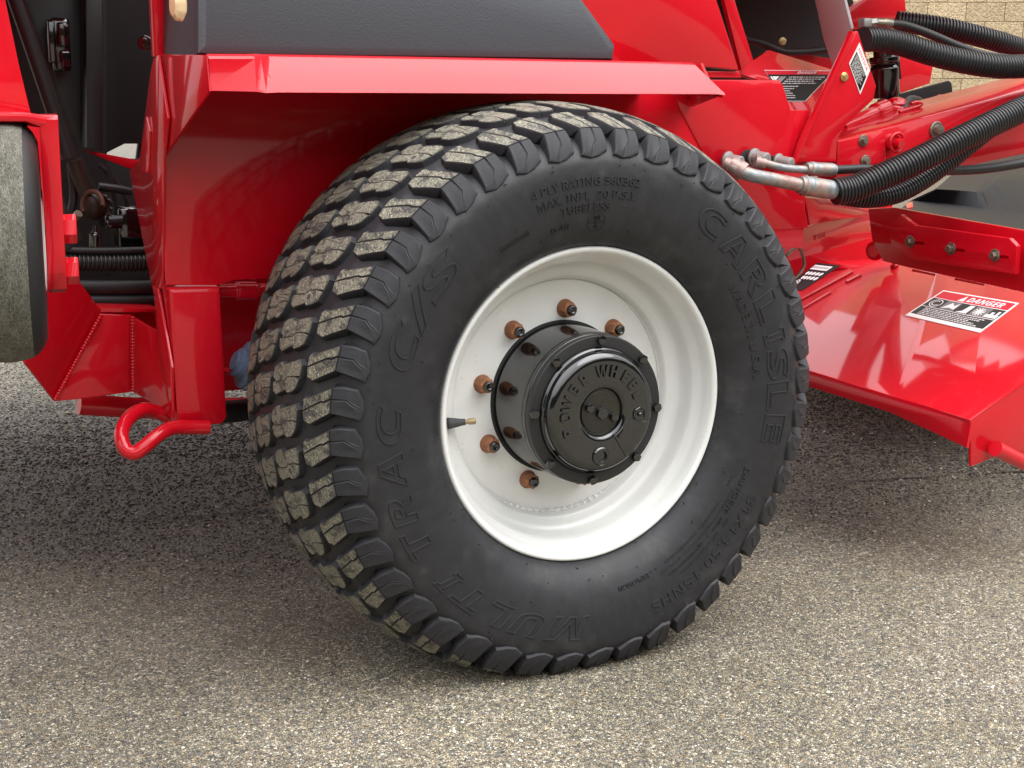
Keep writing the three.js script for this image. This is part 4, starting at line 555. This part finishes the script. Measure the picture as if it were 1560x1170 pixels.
part('bail_wire', tubeGeo([[1198, 390], [1207, 382], [1213, 377], [1219, 379], [1225, 398], [1223, 410], [1210, 425]].map(([a, b]) => at(a, b, PZ(-0.36))), 0.0032, { seg: 50, radial: 10 }), zinc, deck);
plate('deck_back_panel', redPaint, deck, [[1180, 290], [1360, 300], [1360, 420], [1180, 440]], PZ(-0.78), 0.01, 0.001);
// slotted bracket with three bolts
const bd = (x) => lerp(2.78, 2.52, (x - 1340) / 220), brP = P3(atD(1340, 330, bd(1340)), atD(1560, 370, bd(1560)), atD(1345, 396, bd(1340) - 0.005)), bn = brP.normal.clone(); if (bn.dot(camera.position.clone().sub(atD(1450, 380, 2.6))) < 0) bn.negate(); const brO = (k) => plane(bn, atD(1340, 330, bd(1340)).addScaledVector(bn, k));
plate('deck_riser', redPaint, deck, [[1322, 318], [1362, 316], [1600, 358], [1700, 380], [1700, 480], [1560, 446], [1385, 408], [1345, 398], [1328, 365]], brO(-0.024), 0.008, 0.002);
const boltPx = [[1387, 368], [1449, 379], [1516, 389]];
plate('slotted_bracket', redPaint, deck, [[1372, 327], [1394, 343], [1537, 363], [1549, 375], [1546, 418], [1390, 396], [1358, 372], [1352, 345]], brO(0), 0.010, 0.0015, undefined, boltPx.map(([x, y]) => [[x - 6, y - 4], [x + 21, y - 0.5], [x + 22, y + 3], [x + 21, y + 6.5], [x - 6, y + 3]]));
for (const [x, y] of boltPx) { boltOn('bracket_bolt', at(x, y, brO(0.0005)), bn, 0.0108, deck); }
// black belt guard sheet on top of the deck: one sheet with a raised fold
{
  const rowsP = [[[1372, 318], [1440, 330], [1500, 340], [1560, 350], [1640, 366]], [[1388, 305], [1450, 310], [1500, 318], [1560, 325], [1640, 338]], [[1425, 288], [1460, 290], [1495, 293], [1520, 276], [1640, 285]], [[1440, 275], [1480, 272], [1515, 272], [1535, 262], [1640, 270]], [[1475, 245], [1510, 238], [1535, 232], [1560, 225], [1640, 205]], [[1500, 230], [1530, 222], [1560, 210], [1600, 198], [1640, 185]]], ys = [0.455, 0.460, 0.497, 0.500, 0.495, 0.505];
  const pos = [], idx = []; rowsP.forEach((r, j) => { for (let i = 0; i <= 40; i++) { const t = i / 40 * 4, k = Math.min(3, Math.floor(t)), f = t - k, a = r[k], b = r[k + 1]; const p = at(lerp(a[0], b[0], f), lerp(a[1], b[1], f), PY(ys[j] + (j === 2 || j === 3 ? 0.022 * sstep(2.0, 3.0, t) : 0))); pos.push(p.x, p.y, p.z); } });
  for (let j = 0; j < rowsP.length - 1; j++) for (let i = 0; i < 40; i++) { const a = j * 41 + i; idx.push(a, a + 1, a + 41, a + 1, a + 42, a + 41); }
  const n0 = pos.length / 3; for (let i = 0; i < n0; i++) pos.push(pos[3 * i], pos[3 * i + 1] - 0.004, pos[3 * i + 2]); const m = idx.length; for (let i = 0; i < m; i += 3) idx.push(idx[i] + n0, idx[i + 2] + n0, idx[i + 1] + n0);
  const loop = []; for (let i = 0; i <= 40; i++) loop.push(i); for (let j = 1; j < 6; j++) loop.push(j * 41 + 40); for (let i = 39; i >= 0; i--) loop.push(5 * 41 + i); for (let j = 4; j > 0; j--) loop.push(j * 41); for (let i = 0; i < loop.length; i++) { const a = loop[i], b = loop[(i + 1) % loop.length]; idx.push(a, a + n0, b, b, a + n0, b + n0); }
  const g = new THREE.BufferGeometry(); g.setAttribute('position', new THREE.Float32BufferAttribute(pos, 3)); g.setAttribute('uv', new THREE.Float32BufferAttribute(pos.flatMap((v, i) => (i % 3 === 1 ? [] : [v])), 2)); g.setIndex(idx); part('belt_guard', toCreasedNormals(g.toNonIndexed(), 0.8), MP({ color: lin(0.008, 0.008, 0.009), roughness: 0.5, specularIntensity: 0.4, bumpMap: grain, bumpScale: 0.0002 }), deck);
}
plate('guard_tab', redPaint, deck, [[1380, 310], [1390, 307], [1391, 315], [1382, 317]], PY(0.475), 0.004, 0.001);
// lift arm
const an = V(0, 0, 1), arO = (k) => PZ(-0.205 + k);
plate('lift_arm', redPaint, deck, [[1270, 214], [1400, 181], [1560, 139], [1700, 102], [1700, 200], [1560, 235], [1420, 265], [1275, 300]], arO(0), 0.05, 0.004);
{ // flat top of the arm, seen just from above
  const a = [[1270, 214], [1400, 181], [1560, 139], [1700, 102]].map(([x, y]) => at(x, y, arO(-0.002))), up = V(0, 1, 0); const back = a.map((p, i) => p.clone().addScaledVector(an, -0.11).add(V(0, [0.010, 0.010, 0.010, 0.010][i], 0))); part('arm_top_flange', plateGeo([...a, ...back.reverse()], 0.006, 0.002), redPaint, deck); }
plate('arm_rear_web', redPaint, deck, [[1320, 184], [1400, 160], [1435, 144], [1455, 145], [1500, 134], [1560, 122], [1700, 90], [1700, 110], [1560, 140], [1400, 180]], arO(-0.14), 0.01, 0.002);
plate('arm_block', redPaint, deck, [[1276, 214], [1342, 199], [1350, 202], [1350, 250], [1276, 256]], arO(0.014), 0.018, 0.003);
boltOn('arm_bolt', at(1315, 214, arO(0.0145)), an, 0.0098, deck); boltOn('arm_bolt', at(1318, 245, arO(0.0145)), an, 0.0098, deck); boltOn('arm_bolt', at(1426, 198, arO(0.0006)), an, 0.0150, deck);
part('arm_pivot_pin', clean([tubeGeo([at(1356, 215, arO(0)), at(1362, 217, arO(0.018))], 0.013, { seg: 2, radial: 18 }), tubeGeo([at(1362, 217, arO(0.016)), at(1374, 220, arO(0.034))], 0.008, { seg: 2, radial: 14 })]), redPaint, deck);
part('pin_ring', tubeGeo(Array.from({ length: 22 }, (_, i) => { const a = i / 21 * 5.2 + 0.6, c = at(1367, 217, arO(0.024)); return c.add(V(0.0155 * Math.cos(a), 0.0155 * Math.sin(a), 0)); }), 0.0028, { seg: 44, radial: 8 }), redPaint, deck);
// lift cylinder and pivot lump behind the arm
part('lift_cylinder', tubeGeo([at(1282, 196, PZ(-0.27)), at(1320, 178, PZ(-0.29)), at(1348, 165, PZ(-0.31))], (t) => (t < 0.75 ? 0.0125 : 0.0165), { seg: 30, radial: 20 }), redPaint, deck);
part('pivot_knuckle', flatGeo(clean([new THREE.SphereGeometry(0.018, 24, 16).scale(1.3, 0.8, 1).translate(...at(1366, 160, PZ(-0.32)).toArray()), tubeGeo([at(1345, 162, PZ(-0.30)), at(1362, 166, PZ(-0.30)), at(1378, 168, PZ(-0.30))], 0.006, { seg: 8, radial: 10 })])), redPaint, deck);
part('pivot_hose', tubeGeo([at(1374, 172, PZ(-0.30)), at(1378, 160, PZ(-0.31)), at(1388, 152, PZ(-0.33)), at(1400, 154, PZ(-0.35))], 0.008, { seg: 20, radial: 12 }), hoseRubber, deck);
part('arm_clip', tubeGeo([[1370, 171], [1386, 166], [1398, 162], [1404, 159], [1398, 156], [1388, 158]].map(([a, b]) => at(a, b, PZ(-0.27))), 0.0035, { seg: 40, radial: 8 }), redPaint, deck);

// ---------------------------------------------------------------- hydraulic hoses
const hose = (label) => thing('hydraulic_hose', label, 'hose', [0, 0, 0], 'hydraulic hoses between tractor and deck');
const Z = (list) => list.map(([x, y, z]) => at(x, y, PZ(z)));
{
  const h = hose('thick ribbed black hose sleeve crossing in front of the red lift arm, large steel ferrule');
  part('steel_pipe', tubeGeo(Z([[1104, 248, -0.155], [1122, 258, -0.14], [1145, 267, -0.13], [1180, 274, -0.125], [1222, 283, -0.12]]), 0.0108, { seg: 50, radial: 20 }), weldedZinc, h);
  part('pipe_nut', tubeGeo(Z([[1112, 250, -0.15], [1126, 259, -0.14]]), 0.0150, { seg: 3, radial: 6 }), weldedZinc, h); part('pipe_collar', tubeGeo(Z([[1124, 257, -0.142], [1133, 263, -0.135]]), 0.0155, { seg: 3, radial: 20 }), weldedZinc, h);
  part('ferrule', tubeGeo(Z([[1218, 282, -0.12], [1245, 286, -0.118], [1270, 290, -0.116]]), (t) => (t < 0.10 ? 0.0135 : t < 0.16 ? 0.0162 : t < 0.24 ? 0.0150 : t < 0.3 ? 0.0160 : t < 0.92 ? 0.0155 : 0.0145), { seg: 60, radial: 20 }), weldedZinc, h);
  part('hose_end', tubeGeo(Z([[1265, 289, -0.117], [1285, 292, -0.115], [1310, 286, -0.112]]), 0.0135, { seg: 12, radial: 16 }), hoseRubber, h);
  part('ribbed_sleeve', corrugated(Z([[1272, 292, -0.115], [1300, 287, -0.11], [1345, 268, -0.10], [1400, 243, -0.09], [1460, 213, -0.085], [1520, 184, -0.085], [1580, 156, -0.09], [1640, 130, -0.10]]), 0.0222), hosePlastic, h);
}
{
  const h = hose('thinner ribbed black hose sleeve sagging below the thick one, on a slim steel pipe');
  part('steel_pipe', tubeGeo(Z([[1150, 245, -0.165], [1166, 249, -0.16], [1195, 256, -0.155], [1232, 259, -0.15]]), 0.0064, { seg: 30, radial: 16 }), weldedZinc, h); part('pipe_nut', tubeGeo(Z([[1150, 246, -0.166], [1165, 250, -0.16]]), 0.0105, { seg: 2, radial: 6 }), weldedZinc, h);
  part('ferrule', tubeGeo(Z([[1228, 257, -0.15], [1250, 258, -0.149], [1271, 259, -0.148]]), (t) => (t < 0.12 ? 0.0095 : t < 0.3 ? 0.0118 : t < 0.95 ? 0.0112 : 0.010), { seg: 40, radial: 8 }), weldedZinc, h);
  part('plain_hose', tubeGeo(Z([[1268, 259, -0.15], [1290, 258, -0.15], [1320, 257, -0.15], [1345, 260, -0.15]]), 0.0075, { seg: 24, radial: 14 }), hoseRubber, h);
  part('ribbed_sleeve', corrugated(Z([[1285, 298, -0.15], [1320, 302, -0.145], [1360, 297, -0.14], [1400, 278, -0.14], [1440, 250, -0.14], [1480, 218, -0.14], [1530, 180, -0.15], [1600, 140, -0.16]]), 0.0165), hosePlastic, h);
}
{
  const h = hose('ribbed black hose sleeve leaving the top of the labelled red gusset');
  part('ribbed_sleeve', corrugated(Z([[1316, 60, -0.20], [1335, 60, -0.20], [1370, 66, -0.20], [1420, 82, -0.19], [1470, 94, -0.18], [1520, 101, -0.17], [1580, 100, -0.17], [1640, 96, -0.18]]), 0.0208), hosePlastic, h);
}
{
  const h = hose('ribbed black hose sleeve arching highest, in front of the tan block wall');
  part('ribbed_sleeve', corrugated(Z([[1366, 33, -0.38], [1400, 37, -0.36], [1440, 43, -0.34], [1490, 55, -0.32], [1530, 66, -0.31], [1580, 82, -0.31], [1640, 96, -0.32]]), 0.0195), hosePlastic, h);
}
{
  const h = hose('smooth black hose with grey crimp fitting at the top of the gusset');
  part('elbow_fitting', flatGeo(clean([new RoundedBoxGeometry(0.018, 0.018, 0.018, 2, 0.003).translate(...at(1318, 36, PZ(-0.26)).toArray()), tubeGeo(Z([[1322, 36, -0.26], [1334, 34, -0.26]]), 0.0078, { seg: 2, radial: 6 })])), MS({ color: lin(0.30, 0.29, 0.28), metalness: 0.7, roughness: 0.5, bumpMap: grain, bumpScale: 0.0004 }), h);
  part('ferrule', tubeGeo(Z([[1333, 34, -0.26], [1345, 35, -0.26], [1357, 36, -0.26]]), (t) => (t < 0.5 ? 0.0075 : 0.0085), { seg: 20, radial: 14 }), zinc, h);
  part('plain_hose', tubeGeo(Z([[1355, 36, -0.26], [1375, 38, -0.26], [1400, 46, -0.255], [1430, 58, -0.25], [1460, 71, -0.245], [1500, 84, -0.24], [1560, 92, -0.24]]), 0.0078, { seg: 60, radial: 14 }), hoseRubber, h);
}
{
  const h = hose('smooth black hose lying low over the black belt guard');
  part('plain_hose', tubeGeo(Z([[1400, 262, -0.17], [1440, 260, -0.17], [1490, 258, -0.17], [1530, 253, -0.165], [1580, 244, -0.16], [1640, 232, -0.16]]), 0.0085, { seg: 60, radial: 16 }), hoseRubber, h);
}

// ---------------------------------------------------------------- folded wing deck at the left with its gauge wheel
const wing = thing('wing_deck', 'raised red wing deck arm carrying a small worn grey gauge wheel', 'mower deck');
{
  const ga = 11 * D2R, ax = V(Math.cos(ga), 0, Math.sin(ga)), c0 = atD(36, 367, 1.70);   // wheel centre plane starts left of the frame
  const R = 0.141, W2 = 0.045; const c = c0.clone().addScaledVector(ax, -0.024);
  const face = c.clone();
  const q = (g) => along(g, face, ax), metric = (g) => { const t = g.attributes.uv; for (let i = 0; i < t.count; i++) t.setXY(i, t.getX(i) * 0.88, t.getY(i) * 0.24); return g; };
  part('gauge_tyre', q(metric(latheZ([[0.0651, -W2 + 0.004], [0.0791, -W2], [0.1070, -W2 + 0.001], [0.1218, -W2 + 0.006], [0.1270, -W2 + 0.014], [0.1300, -W2 + 0.026], [0.1316, 0], [0.1308, W2 - 0.032], [0.1292, W2 - 0.024], [0.1262, W2 - 0.0155]], 96))), wornRubber, wing);
  part('gauge_sidewall', q(metric(latheZ([[0.1262, W2 - 0.0156], [0.1232, W2 - 0.0110], [0.1165, W2 - 0.0055], [0.1070, W2 - 0.001], [0.0791, W2], [0.0577, W2 - 0.003], [0.0539, W2 - 0.010]], 96))), hoseRubber, wing);
  part('gauge_rim', q(latheZ([[0.0558, W2 - 0.012], [0.0581, W2 - 0.002], [0.0539, W2 + 0.001], [0.0502, W2 - 0.008], [0.0186, W2 - 0.012], [0, W2 - 0.012]], 64)), whitePaint, wing);
  // fork leg beside the tyre and the crown over it
  const fk = c.clone().addScaledVector(ax, W2 + 0.004); const u = V(-ax.z, 0, ax.x), leg = [[0.022, 0.155], [-0.022, 0.155], [-0.026, -0.02], [-0.02, -0.05], [0, -0.058], [0.02, -0.05], [0.026, -0.02]].map(([a, b]) => fk.clone().addScaledVector(u, a).add(V(0, b, 0)));
  const g = new THREE.ExtrudeGeometry(new THREE.Shape([[0.030, 0.122], [0.022, 0.134], [-0.026, 0.134], [-0.030, 0.130], [-0.030, -0.01], [-0.028, -0.032], [-0.018, -0.05], [0, -0.056], [0.018, -0.05], [0.028, -0.032], [0.030, -0.01]].map(([a, b]) => new THREE.Vector2(a, b))), { depth: 0.016, bevelEnabled: true, bevelThickness: 0.0015, bevelSize: 0.0015, bevelSegments: 2 }); g.applyMatrix4(new THREE.Matrix4().makeBasis(V(ax.z, 0, -ax.x), V(0, 1, 0), ax).setPosition(fk)); part('fork_leg', toCreasedNormals(g, 0.5), redPaint, wing);
  const fp = plane(V(0.10, 0, 1), fk.clone().add(V(0, 0, 0.030)));
  plate('fork_crown', redPaint, wing, [[-90, 170], [40, 171], [80, 177], [90, 184], [91, 194], [60, 194], [40, 186], [-90, 186]], plane(V(0.10, 0, 1), fk.clone().add(V(0, 0, 0.032))), 0.07, 0.004);
  plate('fork_web', redPaint, wing, [[10, 174], [70, 178], [72, 345], [10, 345]], plane(V(0.10, 0, 1), fk.clone().add(V(0, 0, -0.20))), 0.008, 0.001);
  part('axle_bolt', flatGeo(along(clean([hexGeo(0.016, 0.014, 0.0015)]), fk.clone().addScaledVector(ax, 0.017).add(V(0, 0.012, 0)), ax)), redPaint, wing); part('axle_bolt', flatGeo(along(clean([hexGeo(0.015, 0.014, 0.0015)]), fk.clone().addScaledVector(ax, 0.017).add(V(0, -0.034, 0)), ax)), redPaint, wing);
  plate('deck_arm', redPaint, wing, [[-140, -200], [-30, -200], [9, 0], [30, 100], [49, 178], [-140, 172]], plane(V(0.12, 0, 1), fk.clone().add(V(0, 0.2, -0.03))), 0.012, 0.002);
  // unseen folded deck shell outside the frame, enlarged to shade the ground
  part('unseen_deck_shell', flatGeo(new RoundedBoxGeometry(1.3, 1.1, 0.55, 3, 0.03).translate(-1.40, 1.12, -0.26)), redPaint, wing);
}
renderer.render(scene, camera);
